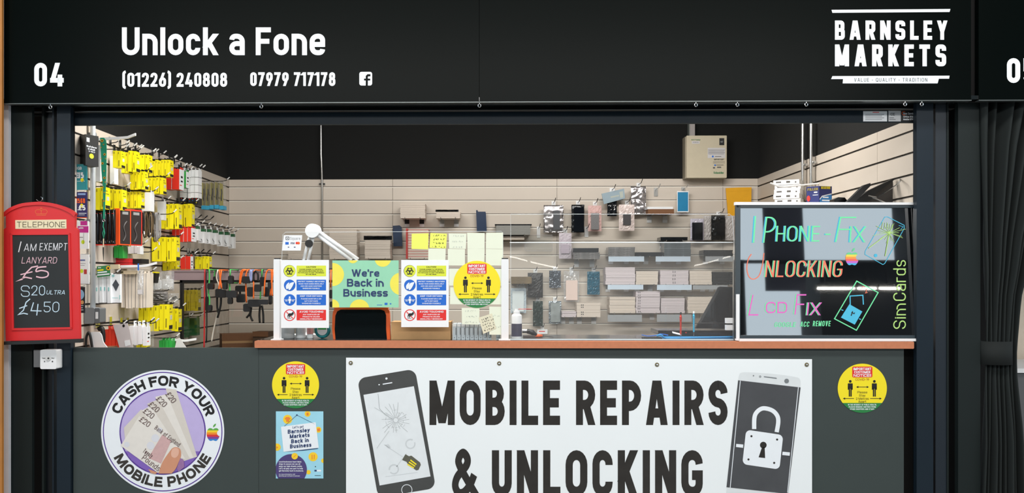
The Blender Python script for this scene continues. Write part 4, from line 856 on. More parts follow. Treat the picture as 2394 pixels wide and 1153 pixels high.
# laptop, mat and screwdrivers
Y = .2; t = thing('laptop', 'black laptop standing open at an angle beside the glass board', 'laptop', (xat(1650, Y), Y, ZW1)); MLp = plane(Y)
slab('lid', lean(.22, ZW1, .1), [(1626, 768), (1679, 672), (1684, 670), (1760, 674), (1760, 768)], -.01, .0, M('laptop_black', (14, 15, 17), .35), t)
slab('screen', lean(.22, ZW1, .1), [(1639, 754), (1684, 676), (1756, 679), (1756, 754)], 0, .001, M('laptop_glass', (5, 5, 7), .08), t)
slab('hinge_bar', MLp, [(1626, 768), (1632, 757), (1760, 756), (1760, 770)], -.02, .0, GLOSSB, t)
obj('keyboard_base', MB().rbox(xat(1535, .24), xat(1745, .24), .20, .40, ZW1 + .014, ZW1 + .034, .004), GLOSSB, t); obj('indicator', MB().box(xat(1602, .2), xat(1605, .2), .1985, .2, ZW1 + .022, ZW1 + .026), REDB, t)
for q in (.22, .38): obj('rubber_foot', MB().box(xat(1560, .24), xat(1720, .24), q, q + .01, ZW1 + .0, ZW1 + .014), BLACK, t)
t = thing('repair_mat', 'blue silicone repair mat on the worktop in front of the laptop', 'mat', (xat(1630, .1), .1, ZW1)); MATB = M('mat_blue', (14, 134, 198), .4)
obj('sheet', MB().rbox(xat(1552, .06), xat(1716, .06), .085, .19, ZW1, ZW1 + .008, .003), MATB, t); obj('rolled_edge', MB().tube([U(p, q - 1.5, .085) for p, q in smooth([(1535, 787), (1545, 785), (1556, 792), (1580, 793), (1640, 791), (1714, 790)], 4)], .0045, 8), MATB, t, True)
t = thing('phone_mainboard', 'dark phone part lying at the near edge of the blue mat', 'phone part', (xat(1525, .12), .12, ZW1)); obj('body', MB().rbox(xat(1503, .12), xat(1548, .12), .1, .16, ZW1, ZW1 + .008, .003), BLACK, t); obj('flex_cable', MB().tube([U(p, q, .1) for p, q in smooth([(1500, 783), (1515, 786), (1535, 784), (1545, 781), (1562, 784)], 4)], .002, 6), BLUE, t)
t = tag(obj('folded_paper', MB().box(-.02, .02, -.01, .01, 0, .0012, Matrix.Translation(U(1582, 780, .12)) @ Matrix.Rotation(.25, 4, 'Y') @ Matrix.Rotation(.3, 4, 'X')), PAPER), 'small folded white paper on the blue mat', 'paper')
def driver(label, px, top, bot, m, capm, Y=.1):
    c = U(px, 785, Y); z0, z1 = zat(bot, Y), zat(top, Y); h = z1 - z0; t = thing('precision_screwdriver', label, 'screwdriver', (c.x, Y, ZW1), 'upright precision screwdrivers')
    obj('handle', MB().lathe((c.x, Y, z0), [(.0035, 0), (.0042, h * .05), (.0042, h * .3), (.0036, h * .33), (.0042, h * .36), (.0042, h * .6), (.0055, h * .66), (.0055, h * .8), (.0035, h * .85), (.004, h * .9)], 14), m, t); obj('cap', MB().lathe((c.x, Y, z1 - h * .1), [(.0045, 0), (.0045, h * .08), (.003, h * .1)], 14), capm, t); obj('bit', MB().tube([(c.x, Y, ZW1 + .006), (c.x, Y, z0)], .0012, 6), STEEL, t)
driver('red precision screwdriver standing upright with black cap', 1591.5, 730, 782, M('driver_red', (200, 50, 34), .3, .4), INK); driver('light blue precision screwdriver standing upright with white cap', 1622, 728, 776, M('driver_cyan', (60, 176, 214), .3, .4), PLAST)
# ------------------------------------------------------------------ parts hung on the back wall
YW = YB
def clip_hook(label, px, py, dark=True, w=9, h=20):
    c = U(px, py, YW); t = thing('display_hook', label, 'hook', (c.x, YW, c.z), 'hooks on the back wall'); s = 6.66 / FPX
    obj('back_plate', MB().rbox(c.x - w * s / 2, c.x + w * s / 2, YW - .006, YW, c.z - h * s, c.z, .002), ALU if not dark else PLAST, t)
    obj('prong', MB().tube([(c.x, YW - .006, c.z - .012), (c.x, YW - .13, c.z - .012), (c.x + .006, YW - .15, c.z + .012)], .0025, 6), INK if dark else STEEL, t)
def crinkled(x0, x1, z0, z1, Y, th, seed, rot=0, amp=.006):
    r = random.Random(seed); nx, nz = 11, 18; mb = MB(); vs = []; cx, cz = (x0 + x1) / 2, (z0 + z1) / 2
    for s in (0, 1):
        for j in range(nz + 1):
            for i in range(nx + 1):
                u, v = i / nx, j / nz; edge = min(u, 1 - u, v, 1 - v) * 2; x = x0 + (x1 - x0) * u; z = z0 + (z1 - z0) * v
                d = th * min(1, edge * 2.5) * .5 + r.uniform(-amp, amp) * min(1, edge * 4 + .1); y = Y + (-d if s == 0 else abs(d) * .3)
                x += r.uniform(-.0012, .0012); a = rot; dx, dz = x - cx, z - cz; vs.append((cx + dx * math.cos(a) - dz * math.sin(a), y, cz + dx * math.sin(a) + dz * math.cos(a)))
    w = nx + 1; m = w * (nz + 1)
    fs = [(j * w + i, j * w + i + 1, (j + 1) * w + i + 1, (j + 1) * w + i) for j in range(nz) for i in range(nx)]; fs += [tuple(m + k for k in q[::-1]) for q in fs]
    ring = [i for i in range(w)] + [j * w + nx for j in range(1, nz + 1)] + [nz * w + i for i in range(nx - 1, -1, -1)] + [j * w for j in range(nz - 1, 0, -1)]
    fs += [(ring[k], ring[(k + 1) % len(ring)], m + ring[(k + 1) % len(ring)], m + ring[k]) for k in range(len(ring))]
    return mb.add(vs, fs)
SD = [0]
def pouch(label, p0, p1, q0, q1, m, off_=.06, rot=0, hook=None, inner=None, window=None, name='parts_pouch', amp=.006):
    SD[0] += 1; Y = YW - off_; x0, x1, z0, z1 = xat(p0, Y), xat(p1, Y), zat(q1, Y), zat(q0, Y)
    t = thing(name, label, 'pouch', ((x0 + x1) / 2, Y, z0), 'parts pouches on the back wall')
    obj('bag', crinkled(x0, x1, z0, z1, Y, .014, SD[0], rot, amp), m, t, m in (SILV, SMOKE))
    w, h = x1 - x0, z1 - z0
    if inner: obj('part_inside', MB().rbox(x0 + w * inner[0], x0 + w * inner[1], Y - .018, Y - .012, z1 - h * inner[3], z1 - h * inner[2], .003), inner[4], t)
    if hook: clip_hook(hook, (p0 + p1) / 2 + (2 if rot else 0), q0 - 9)
    return t
SC_ = M('phone_screen_dark', (14, 18, 24), .12)
pouch('wide silver antistatic pouch with torn fold, nearest the sticky notes', 1271, 1317, 480, 544, SILV, hook='hook holding the wide silver pouch', inner=(.48, .82, .2, .9, M('pouch_grey', (90, 92, 96), .3)))  # darker grey insert on the silver pouch
pouch('black antistatic pouch with silver edges on the back wall', 1336, 1366, 479, 544, SMOKE, hook='hook holding the black silver-edged pouch', inner=(.18, .92, .1, .98, SC_))
pouch('pink bubble pouch with grey mesh print on the back wall', 1375, 1406, 481, 541, PINKB, hook='hook holding the pink bubble pouch', inner=(.2, .8, .3, .94, M('mesh_grey', (120, 118, 120), .5, var=.6, scale=220)), amp=.003)
pouch('black packet with white ring hanging under the tilted blue-grey box', 1420, 1442, 470, 506, SC_, hook=None, amp=.002)
pouch('clear pinkish phone case pouch with black insert, below the tall silver pouch', 1447, 1483, 479, 540, M('case_rose', (222, 206, 202), .25, var=.1), off_=.09, hook='hook holding the clear pinkish case', inner=(.25, .75, .38, .78, M('insert_dark', (80, 76, 78), .3)), amp=.003)
pouch('tall crumpled silver pouch on the back wall beside the tilted box', 1475, 1510, 437, 501, SILV, hook='hook at the top row holding the tall silver pouch', amp=.009)
pouch('phone screen in a clear pouch beside the yellow envelope', 1614, 1645, 512, 563, M('pouch_lilac', (196, 192, 208), .25, var=.1), hook=None, inner=(.1, .9, .18, .98, SC_), amp=.002)
pouch('bubble wrap packet hanging between two dark pouches near the envelope', 1645, 1664, 505, 562, M('bubble_grey', (186, 180, 178), .4, var=.3, scale=260), off_=.05, amp=.003)
pouch('black antistatic pouch with crumpled silver edge beside the envelope', 1663, 1695, 504, 562, SMOKE, off_=.08, hook='hook holding the black pouch beside the envelope', inner=(.35, .9, .3, .85, SC_))
pouch('bubble wrap packet overlapping the yellow envelope', 1693, 1718, 505, 563, M('bubble_grey'), off_=.06, amp=.003)
pouch('black pouch hanging above the green-topped pouch near the spray can', 1234, 1269, 638, 696, M('pouch_black', (34, 33, 33), .4, var=.2), hook='hook holding the black pouch above the spray can', amp=.002)
pouch('small silver grey pouch in the lower row on the panel joint', 1284, 1311, 633, 673, M('pouch_steel', (110, 118, 128), .25, .6, var=.5), hook='hook holding the small silver grey pouch')
pouch('bagged pale pink card pouch in the lower row', 1318, 1354, 634, 706, BAGC, hook='hook holding the bagged pink card', inner=(.13, .88, .3, .94, M('card_blush', (226, 204, 194), .5, var=.1, scale=120)), amp=.004)
pouch('glossy teal pouch in the lower row', 1373, 1402, 635, 689, TEALB, hook='hook holding the glossy teal pouch')
pouch('pale blue bag hanging behind the spray can', 1194, 1230, 674, 732, M('bag_ice', (190, 206, 216), .35, var=.1), hook='hook holding the pale blue bag', inner=(.1, .85, .12, .94, M('card_ice', (214, 224, 226), .5)), amp=.003)
pouch('green-topped black pouch hanging beyond the spray can', 1246, 1269, 704, 763, M('pouch_green_black', (30, 52, 46), .3, var=.7, scale=16), hook='hook holding the green-topped pouch')
pouch('silver framed pouch at the bottom row on the panel joint', 1283, 1312, 704, 757, M('pouch_frost', (150, 160, 166), .2, .5, var=.5), hook='hook holding the silver framed pouch', inner=(.15, .9, .08, .92, M('pouch_cloud', (164, 172, 172), .25, .3, var=.5)))
pouch('lilac card hanging behind the bowed guard edge', 1307, 1336, 545, 605, M('card_lilac', (206, 196, 206), .4, var=.05), hook='hook holding the lilac card', inner=(.15, .8, .45, .8, M('card_lilac_deep', (190, 176, 190), .4)), amp=.002)
# cards and cases
def card(name, label, pts, m, off_=.04, th=.006, cat='card', m2=None, inset=.1):
    mp = plane(YW - off_); t = thing(name, label, cat, mp(*[sum(p[i] for p in pts) / len(pts) for i in (0, 1)])); slab('body', mp, pts, -th, 0, m, t)
    if m2: cx, cy = (sum(p[i] for p in pts) / len(pts) for i in (0, 1)); slab('print', mp, [(cx + (x - cx) * (1 - inset), cy + (y - cy) * (1 - inset)) for x, y in pts], 0, .0006, m2, t)
    return t
card('phone_cover', 'navy phone back cover hanging above the sticky notes', [(1113, 492), (1116, 491), (1118, 495), (1135, 495), (1136, 499), (1138, 541), (1115, 541)], NAVYC, cat='phone part')
card('phone_cover', 'navy phone back cover hanging beside the panel joint above the mint poster', [(918, 528), (934, 527), (939, 531), (941, 576), (920, 576)], NAVYC, cat='phone part')
t = card('tablet_part_box', 'blue-grey flat box hanging tilted near the top of the back wall', [(1406.5, 453), (1459, 441), (1461.5, 464), (1412, 477.5)], M('box_bluegrey', (146, 166, 178), .5), .08, .012, 'box')
slab('label', plane(YW - .08), [(1427, 459.5), (1447, 455.5), (1447.5, 459), (1428, 463)], 0, .0008, M('label_sage', (176, 184, 176), .6), t); slab('label', plane(YW - .08), [(1448, 449), (1456, 447), (1457, 462), (1450, 463)], 0, .0008, M('label_sage'), t)
clip_hook('white hook holding the tilted blue-grey box', 1431, 440, True, 12, 20)
t = card('accessory_box', 'bright blue white-edged flat box hanging at the top of the back wall', R4(1583, 447, 1610, 496.5), PAPER, .05, .01, 'box', M('box_sky', (20, 128, 176), .4, var=.15, scale=20), .1); clip_hook('hook holding the bright blue flat box', 1597, 438, False)
clip_hook('empty hook on the top groove beside the tall silver pouch', 1533, 439, False)
t = card('padded_envelope', 'yellow padded envelope hanging behind the glass board corner', [(1697, 440), (1726, 438.5), (1757, 438), (1756, 512), (1703, 512)], M('envelope_amber', (228, 166, 14), .6, var=.08, bump=.3), .03, .01, 'envelope'); slab('flap_fold', plane(YW - .03), [(1699, 441), (1757, 439), (1757, 446), (1700, 448)], 0, .001, M('envelope_amber'), t)
clip_hook('white hook on the back wall above the bowed guard, nearest the sticky notes', 1259, 530, True, 8, 26); clip_hook('white hook on the back wall under the pink bubble pouch', 1371, 530, True, 9, 24); clip_hook('empty hook low on the wall above the small white tag', 1268, 759, True, 8, 14)
t = card('price_tag', 'small white tag with red print low on the back wall', R4(1256, 770, 1280, 781), PAPER, .03, .001, 'tag'); obj('print', Flat(plane(YW - .03), 2).rect_(1260, 774, 1274, 776), REDB, t)
t = card('acrylic_holder', 'clear acrylic frame on the back wall behind the bowed guard', R4(1228, 551, 1290, 586), BLISTER, .05, .004, 'frame'); obj('rim', MB().tube([plane(YW - .055)(*p) for p in ((1227, 550), (1291, 550), (1291, 585), (1288, 587), (1230, 587), (1227, 584))], .002, 6, True), M('acrylic_rim', (176, 172, 174), .3), t)
# stacks of flat boxes, each one a thing
def pile(desc, p0, p1, q0, q1, n, m, off_=.16, dots=None, m2=None, dep=.14, grp=None):
    Y = YW - off_; zt, zb = zat(q0, Y), zat(q1, Y); h = (zt - zb) / n; r = random.Random(p0 * 7 + q0); words = ORD
    for k in range(n):
        dx = r.uniform(-.002, .002); a, b = xat(p0, Y) + dx, xat(p1, Y) + dx; y0 = Y + r.uniform(0, .006)
        lab = 'flat box %s from %s %s' % (words[min(k, n - 1 - k)], 'bottom' if k <= n - 1 - k else 'top', desc) if n > 1 else 'flat box ' + desc
        t = thing('part_box', ('pale ' if m in (CREAM, PINKC) else 'dark ' if m in (SC_, SMOKE) else '') + lab, 'box', ((a + b) / 2, y0, zb + k * h), grp or 'flat part boxes on the back wall')
        obj('tray', MB().box(a, b, y0, y0 + dep, zb + k * h, zb + (k + .62) * h), m, t); obj('lid', MB().box(a - .0006, b + .0006, y0 - .0008, y0 + dep, zb + (k + .64) * h, zb + (k + 1) * h - .0006), m2 or m, t)
        if dots:
            f = MB()
            for i in range(2):
                for j in range(2): x = a + (b - a) * (dots + i * .07); z = zb + (k + .3 + .3 * j) * h; f.box(x, x + .006, y0 - .0016, y0 - .001, z, z + h * .16)
            obj('print', f, INK, t)
def rest(p0, p1, q, off_=.16, lab=None, dep=.14, ledge=None, dark=False, cl=.052):
    """two wire arms under a pile, and the clear price holder in front of it"""
    Y = YW - off_; z = zat(q, Y)
    t = thing('shelf_bracket', lab, 'shelf', ((xat(p0, Y) + xat(p1, Y)) / 2, YW, z - .01), 'brackets and ledges of the back wall')
    for px in (p0 + (p1 - p0) * .2, p0 + (p1 - p0) * .8):
        x = xat(px, Y); obj('arm', MB().tube([(x, YW, z - .003), (x, Y - .008, z - .003), (x, Y - .012, z + .006)], .0025, 6), STEEL, t); obj('wall_clip', MB().box(x - .017, x + .017, YW - .006, YW, z - cl, z), PLAST, t); obj('clip_top', MB().box(x - .017, x + .017, YW - .008, YW - .006, z - cl * .6, z), INK if dark else ALU, t)
    if ledge: obj('price_holder', MB().box(xat(ledge[0], Y), xat(ledge[1], Y), Y - .016, Y - .012, zat(ledge[3], Y), zat(ledge[2], Y)), M('holder_ice', (200, 216, 232), .3) if ledge[4] else M('holder_grey', (158, 162, 166), .3), t)
rest(935, 994, 510, lab='wire arms under the tall pale box stack above the mint poster', dark=True); pile('in the stack above the mint poster', 936, 994, 476, 510, 8, CREAM)
rest(1019, 1076, 510, lab='wire arms under the low pale stack with a dark packet'); pile('in the low stack with a dark packet on top', 1020, 1076, 495, 510, 3, CREAM)
t = tag(obj('flat_packet', crinkled(xat(1018, 2.5), xat(1072, 2.5), zat(495, 2.5), zat(490, 2.5), 2.51, .02, 3), SMOKE), 'dark crinkled packet lying on the low pale stack', 'packet')
rest(949, 1003, 605, lab='wire arms under the red-ended stack behind the sticky notes'); pile('in the red-ended stack behind the notes', 953, 1002, 536, 605, 11, CREAM, m2=M('carton_redend', (206, 150, 140), .6)); 
t = thing('red_strip_pack', 'red upright strip pack at the end of the stack behind the notes', 'pack', (xat(951, 2.48), 2.48, zat(605, 2.48))); obj('strip', MB().box(xat(949, 2.48), xat(953, 2.48), 2.48, 2.6, zat(605, 2.48), zat(534, 2.48)), M('strip_red', (186, 54, 50), .5), t)
rest(1158, 1243, 549, lab='wire arms under the grey sheet pile above the bowed guard', cl=.008); pile('in the grey sheet pile above the bowed guard', 1160, 1240, 527, 549, 5, M('sheet_grey', (140, 140, 136), .5)); pile('of dark glass on top of the grey sheet pile', 1157, 1243, 524, 527, 1, SC_)
pile('in the thin card pile below the grey sheets', 1160, 1226, 552, 560, 2, CREAM, .12, dep=.118)
rest(1514, 1577, 501, lab='wire arms under the brown box near the bright blue box'); t = box3('parcel_box', 'brown cardboard box with white sheets on top, near the bright blue box', 'box', 1515, 1576, 489.5, 500.5, 2.5, .13, BROWN); pile('of white card on the brown box', 1514, 1574, 484, 489.5, 2, PAPER)
rest(1340, 1402, 607, lab='wire arms under the black and silver pouch pile'); pile('in the black and silver pile behind the bowed guard', 1340, 1400, 580, 590, 2, SC_); pile('in the crinkled silver pile under the black ones', 1341, 1402, 590.5, 606, 3, M('silver_pile', (150, 146, 144), .25, .6, var=.9, scale=60))
rest(1422, 1484, 600, lab='ledge with pale blue holder under the crinkled silver pile', ledge=(1422, 1505, 600, 612, 1)); pile('in the crinkled silver pile above the pale blue holder', 1422, 1484, 578, 599.5, 4, M('silver_pile'))
pile('of black glass lying beside the crinkled silver pile', 1487, 1550, 590, 599.5, 1, SC_); rest(1532, 1613, 600, lab='ledge with pale blue holder under the dark glassy pile', ledge=(1532, 1613, 600, 612, 1)); pile('in the dark glassy pile beside the envelope', 1553, 1615, 567, 599.5, 6, M('glass_pile', (96, 104, 108), .2, .3, var=.7, scale=40)); rest(1489, 1526, 600, lab='arms under the single black glass slab')
rest(1545, 1608, 563, .16, lab='arms under the thick black slab above the glassy pile'); pile('of thick black slab above the glassy pile', 1545, 1608, 554.5, 562.5, 1, SC_)
rest(1648, 1714, 600, lab='ledge with grey holder under the loose dark part pile', ledge=(1648, 1714, 600, 612, 0)); pile('in the loose dark part pile near the board', 1645, 1713, 585, 599.5, 4, SMOKE)
rest(1413, 1486, 666, lab='ledge with pale blue holder under the widest pale stack', ledge=(1420, 1503, 666, 677, 1)); pile('in the widest pale stack of the upper shelf', 1416, 1485, 625, 665.5, 5, PINKC)
rest(1487, 1539, 666, lab='arms under the narrow pale stack of the upper shelf'); pile('in the narrow stack of the upper shelf', 1487, 1538, 634, 665.5, 5, CREAM)
rest(1542, 1611, 666, lab='ledge with pale blue holder under the dotted stack', ledge=(1535, 1616, 666, 678, 1)); pile('in the stack with square dots', 1544, 1610, 632, 665.5, 4, PINKC, dots=.44)
rest(1612, 1665, 666, lab='arms under the pale stack between dotted stack and dark pouches'); pile('between the dotted stack and dark pouches', 1613, 1664, 633, 665.5, 5, CREAM)
rest(1665, 1715, 666, lab='ledge with grey holder under the dark pouch pile', ledge=(1619, 1700, 667, 677, 0)); pile('in the dark pouch pile beside the board frame', 1666, 1716, 636, 665.5, 6, SMOKE)
rest(1348, 1405, 742, lab='arms under the pale box with black writing'); pile('in the stack with black writing', 1349, 1404, 708, 741.5, 2, CREAM, dots=.18); pile('in the flat pile beside the box with writing', 1314, 1347, 728, 741.5, 3, PINKC); rest(1313, 1347, 742, lab='arms under the flat pile beside the box with writing')
rest(1424, 1486, 732.5, lab='arms under the lower shelf stack nearest the box with writing', ledge=(1420, 1500, 736, 752, 0)); pile('in the lower shelf stack nearest the box with writing', 1425, 1485, 694, 732, 6, CREAM)
rest(1487, 1545, 732.5, lab='arms under the tallest lower shelf stack'); pile('in the tallest lower shelf stack', 1487, 1543, 681, 732, 8, PINKC, dots=.08)
rest(1545, 1603, 732.5, lab='ledge with grey holder under the lower stack with faint print', ledge=(1535, 1616, 735, 752, 0)); pile('in the lower stack with faint print', 1546, 1601, 697, 732, 6, PINKC)
rest(1607, 1666, 732.5, lab='arms under the lower stack partly behind the laptop'); pile('in the lower stack partly behind the laptop', 1608, 1664, 694, 732, 5, CREAM)
rest(1219, 1244, 664, lab='arms under the flat pile of black and yellow packets'); pile('in the flat black and yellow packet pile', 1195, 1243, 647, 663.5, 4, M('packet_olive', (110, 94, 66), .4, var=.8, scale=30))
rest(770, 835, 606, lab='arms under the tall pale stack behind the lamp arm'); pile('in the tall stack behind the lamp arm', 770, 834, 536, 605.5, 12, CREAM)
rest(672, 720, 606, lab='arms under the pale stack behind the lamp joint'); pile('in the stack behind the lamp joint', 673, 719, 583, 605.5, 5, CREAM)
rest(849, 914, 605, lab='arms under the pale boxes with a black packet beside the lamp'); pile('in the stack with a black packet beside the lamp', 853, 912, 561, 604.5, 4, CREAM)
t = tag(obj('flat_packet', crinkled(xat(850, 2.5), xat(916, 2.5), zat(561, 2.5), zat(551, 2.5), 2.51, .03, 9), SMOKE), 'black crinkled packet lying on the pale boxes beside the lamp', 'packet')
# ------------------------------------------------------------------ electrical box, conduits
Y = 2.56; x0, x1, z0, z1 = xat(1605, Y), xat(1699, Y), zat(417, Y), zat(318.5, Y)
eb = thing('distribution_board', 'beige electrical distribution box above the slat wall with printed labels', 'electrical box', ((x0 + x1) / 2, YB, z0)); BEI = M('beige_metal', (200, 190, 166), .5)
obj('enclosure', MB().box(x0 - .008, x1 - .004, Y + .012, YB, z0 - .002, z1 - .006), M('beige_dark', (150, 142, 124), .5), eb); obj('door', MB().rbox(x0, x1, Y, Y + .012, z0, z1, .004), BEI, eb)
ME = plane(Y - .0005); Q = lambda x, y: (1560 + x * .1908, 280 + y * .1908)
lk = obj('lock_plate', Flat(ME).rect_(*Q(638, 226), *Q(698, 312)), INK, eb); obj('handle', MB().box(*[xat(Q(v, 0)[0], Y) for v in (650, 680)], Y - .006, Y, zat(Q(0, 290)[1], Y), zat(Q(0, 270)[1], Y)), STEEL, eb)
obj('label', Flat(ME).rect_(*Q(495, 345), *Q(710, 470)).rect_(*Q(302, 262), *Q(398, 294)), M('label_pale', (206, 204, 206), .6), eb)
f = Flat(ME, 2)
for k in range(6): f.rect_(*Q(500 + 4 * (k % 2), 366 + k * 11), *Q(706 - 6 * (k % 3), 369 + k * 11))
f.rect_(*Q(585, 446), *Q(662, 453)).text('IMPORTANT', *[Q(v, 0)[0] for v in (572, 695)], Q(0, 478)[1], Q(0, 495)[1], t=.26).rect_(*Q(560, 512), *Q(706, 515)).rect_(*Q(560, 528), *Q(706, 531)).rect_(*Q(600, 552), *Q(690, 558)).rect_(*Q(560, 580), *Q(585, 598)).rect_(*Q(610, 575), *Q(660, 590)).text('DISTRIBUTION', *[Q(v, 0)[0] for v in (315, 382)], Q(0, 272)[1], Q(0, 280)[1], t=.2)
obj('black_print', f, M('ink_soft', (96, 94, 92), .6), eb)
obj('logo_print', Flat(ME, 2).text('Schneider', *[Q(v, 0)[0] for v in (568, 692)], Q(0, 636)[1], Q(0, 662)[1], t=.2).text('Acti 9 Isobar', *[Q(v, 0)[0] for v in (294, 408)], Q(0, 238)[1], Q(0, 252)[1], t=.18), M('logo_green', (30, 120, 70), .5), eb)
obj('logo_print', Flat(ME, 2).disc(*Q(558, 450), 2.2, 16).disc(*Q(586, 557), 2, 16), BLUE, eb)
t = thing('cable_trunking', 'grey cable trunking rising above the beige electrical box', 'trunking', (xat(1618, 2.62), YB, z1)); obj('channel', MB().box(xat(1611, 2.62), xat(1624, 2.62), 2.61, YB, z1 - .01, 3.2), M('trunking_grey', (158, 152, 150), .5), t); obj('lid_edge', MB().box(xat(1610, 2.62), xat(1611.5, 2.62), 2.605, YB, z1 - .01, 3.2), M('trunk_edge', (110, 116, 112), .5), t)
def conduit(label, pts, r, sad=()):
    t = thing('conduit', label, 'pipe', pts[-1]); obj('tube', MB().tube(pts, r, 10), ALU, t, True)
    for p, ax in sad: obj('saddle', MB().tube([Vector(p) + Vector(ax) * -.022, Vector(p) + Vector(ax) * .022], .008, 8), STEEL, t)
    return t
p = U(752, 430, 2.63); q = U(750.5, 360, 2.63)
conduit('thin bent grey conduit on the back wall running down behind the lamp', [(q.x, 2.63, 3.2), (q.x, 2.63, q.z), (q.x + .003, 2.63, q.z - .06), (p.x, 2.64, p.z + .06), (p.x, 2.645, p.z), (p.x, 2.645, .9)], .0075, [((p.x, 2.65, p.z), (1, 0, 0))])
p = UX(1877, 470, XR - .03); a = UX(1879, 385, XR - .03); conduit('grey conduit on the side wall nearer the back corner', [(p.x, p.y, 3.2), (p.x, p.y, .8)], .0105, [((p.x + .015, p.y, a.z), (0, 1, 0))])
p = UX(1897, 470, XR - .03); a = UX(1902, 378, XR - .03); conduit('grey conduit on the side wall behind the blue box', [(p.x, p.y, 3.2), (p.x, p.y, .8)], .0115, [((p.x + .015, p.y, a.z), (0, 1, 0))])
# ------------------------------------------------------------------ things on the side wall above the glass board
def sidebox(k, n): pass
Yb = 1.55
bz = zat(474, Yb)
for k in range(7):
    z = zat(500 - k * 10.9, Yb); h = (zat(490, Yb) - zat(501, Yb)) * .98; dx = (k % 3) * .004; r_ = Matrix.Translation((xat(1842, Yb) + dx, Yb, z)) @ Matrix.Rotation(-.5, 4, 'Z')
    t = thing('handset_box', 'white handset box, %s from the top of the stack by the conduits' % ORD[6 - k], 'box', r_.translation, 'white handset boxes by the conduits')
    obj('body', MB().box(-.075, .075, -.05, .05, 0, h, r_), PAPER, t); obj('print', MB().box(-.06, -.03, -.0508, -.05, h * .4, h * .7, r_).box(.0, .022, -.0508, -.05, h * .35, h * .75, r_).box(.05, .058, -.0508, -.05, h * .3, h * .6, r_), M('ink_soft'), t)
t = thing('wall_shelf', 'pale shelf panel on the side wall behind the glass board', 'shelf', (XR - .15, 1.6, zat(501, Yb) - .02)); obj('board', MB().box(xat(1790, Yb), XR, 0.85, 1.9, zat(501, Yb) - .018, zat(501, Yb)), SLAT, t)
p0 = UX(1888, 437, XR); tag(obj('wire_hook', MB().tube([(p0.x, 1.42, UX(1888, 437, XR).z), U(1835, 437, 1.42), U(1820, 436, 1.42), U(1801, 428, 1.42)], .005, 8), PLAST), 'white wire hook projecting from the side wall past the handset boxes', 'hook')
Yp = .95; c = U(1920, 478, Yp); r_ = Matrix.Translation((xat(1912, Yp), Yp, zat(478, Yp))) @ Matrix.Rotation(-.0, 4, 'Z'); h = zat(433, Yp) - zat(478, Yp)
t = thing('filler_box', 'dark blue box with yellow lettering beside the conduits', 'box', (c.x, Yp, c.z)); xm, xr_ = xat(1915, Yp), xat(1948, Yp); xl_ = xat(1893, Yp)
mb = MB(); zt0 = zat(439, Yp); zt1 = zat(433, Yp); zb_ = zat(501, Yb); v = [(xl_, Yp + .05, zb_), (xm, Yp, zb_), (xr_, Yp + .02, zb_), (xl_ + .075, Yp + .09, zb_)]
mb.add(v + [(x, y, zt1 - .008) for x, y, _ in v], [(3, 2, 1, 0), (4, 5, 6, 7), (0, 1, 5, 4), (1, 2, 6, 5), (2, 3, 7, 6), (3, 0, 4, 7)]); obj('carton', mb, M('carton_royal', (22, 36, 110), .4), t)
mpB = lambda x, y, e=0: Vector((lambda s: (xm + (xr_ - xm) * s, Yp + .02 * s - .001 - e, zat(y, Yp)))((x - 1915) / 33))
obj('lettering', Flat(mpB).text('MARINE', 1920, 1944, 437, 443, t=.24), YELS, t); obj('wave_print', Flat(mpB).poly([(1916, 500), (1916, 466), (1922, 460), (1947, 454), (1947, 500)]), M('carton_azure', (34, 120, 190), .4), t); obj('white_print', Flat(mpB, 2).poly([(1916, 466), (1922, 459), (1947, 453), (1947, 455), (1923, 461), (1916, 469)]).rect_(1924, 461, 1939, 464).rect_(1922, 468, 1942, 471), WHITE, t)
mpC = lambda x, y, e=0: Vector((lambda s: (xl_ + (xm - xl_) * s - .0007, Yp + .05 - .05 * s - .001 - e, zat(y, Yp)))((x - 1893) / 22)); obj('lettering', Flat(mpC).text('FILLER', 1895, 1913, 440, 446, t=.2), M('ink_gold', (180, 160, 60), .5), t); obj('white_print', Flat(mpC).rect_(1906, 449, 1912, 452).rect_(1904, 456, 1913, 457.5), WHITE, t); obj('red_print', Flat(mpC).disc(1896.5, 464, 3, 14, 7), REDB, t)
# black tablets leaning in a wire rack on the side wall
Yt = .34
for k, (lab, pts, dep) in enumerate((('black tablet slab in the side rack nearest the blue box', [(1952, 480), (1950, 466), (1960, 461), (1975, 462), (1990, 480)], .06), ('black tablet leaning in the side rack, smaller one', [(1975, 478), (2020, 433), (2035, 428), (2036, 434), (1990, 482)], .03), ('large dark folder leaning furthest along the side rack', [(1990, 484), (2078, 425), (2094, 418), (2098, 420), (2098, 478), (2060, 484)], .02), ('wide black case leaning across the side rack', [(1985, 480), (2030, 446), (2086, 419), (2094, 418), (2050, 452), (2040, 466), (2000, 482)], .03))):
    t = thing('tablet_case', lab, 'tablet', U(pts[0][0], pts[0][1], Yt), 'tablets in the side rack'); slab('shell', plane(Yt + [.03, -.05, .08, .02][k]), pts, -dep, 0, [GLOSSB, BLACK, M('folder_grey', (66, 62, 60), .6), BLACK][k], t)
t = thing('wire_rack', 'thin wire rack holding black tablets on the side wall', 'rack', UX(2100, 470, XR)); xx = XR
obj('wire', MB().tube([UX(2105, 419, XR), U(2104, 425, .25), U(2097, 432, .25), U(2050, 462, .25), U(2030, 458, .25)], .003, 6), STEEL, t); obj('wire', MB().tube([UX(2100, 486, XR), U(2040, 462, .26), U(2060, 470, .26)], .003, 6), STEEL, t); obj('shelf_plate', MB().box(xat(1950, .35), XR, .22, .5, zat(486, .35) - .01, zat(486, .35)), ALU, t)
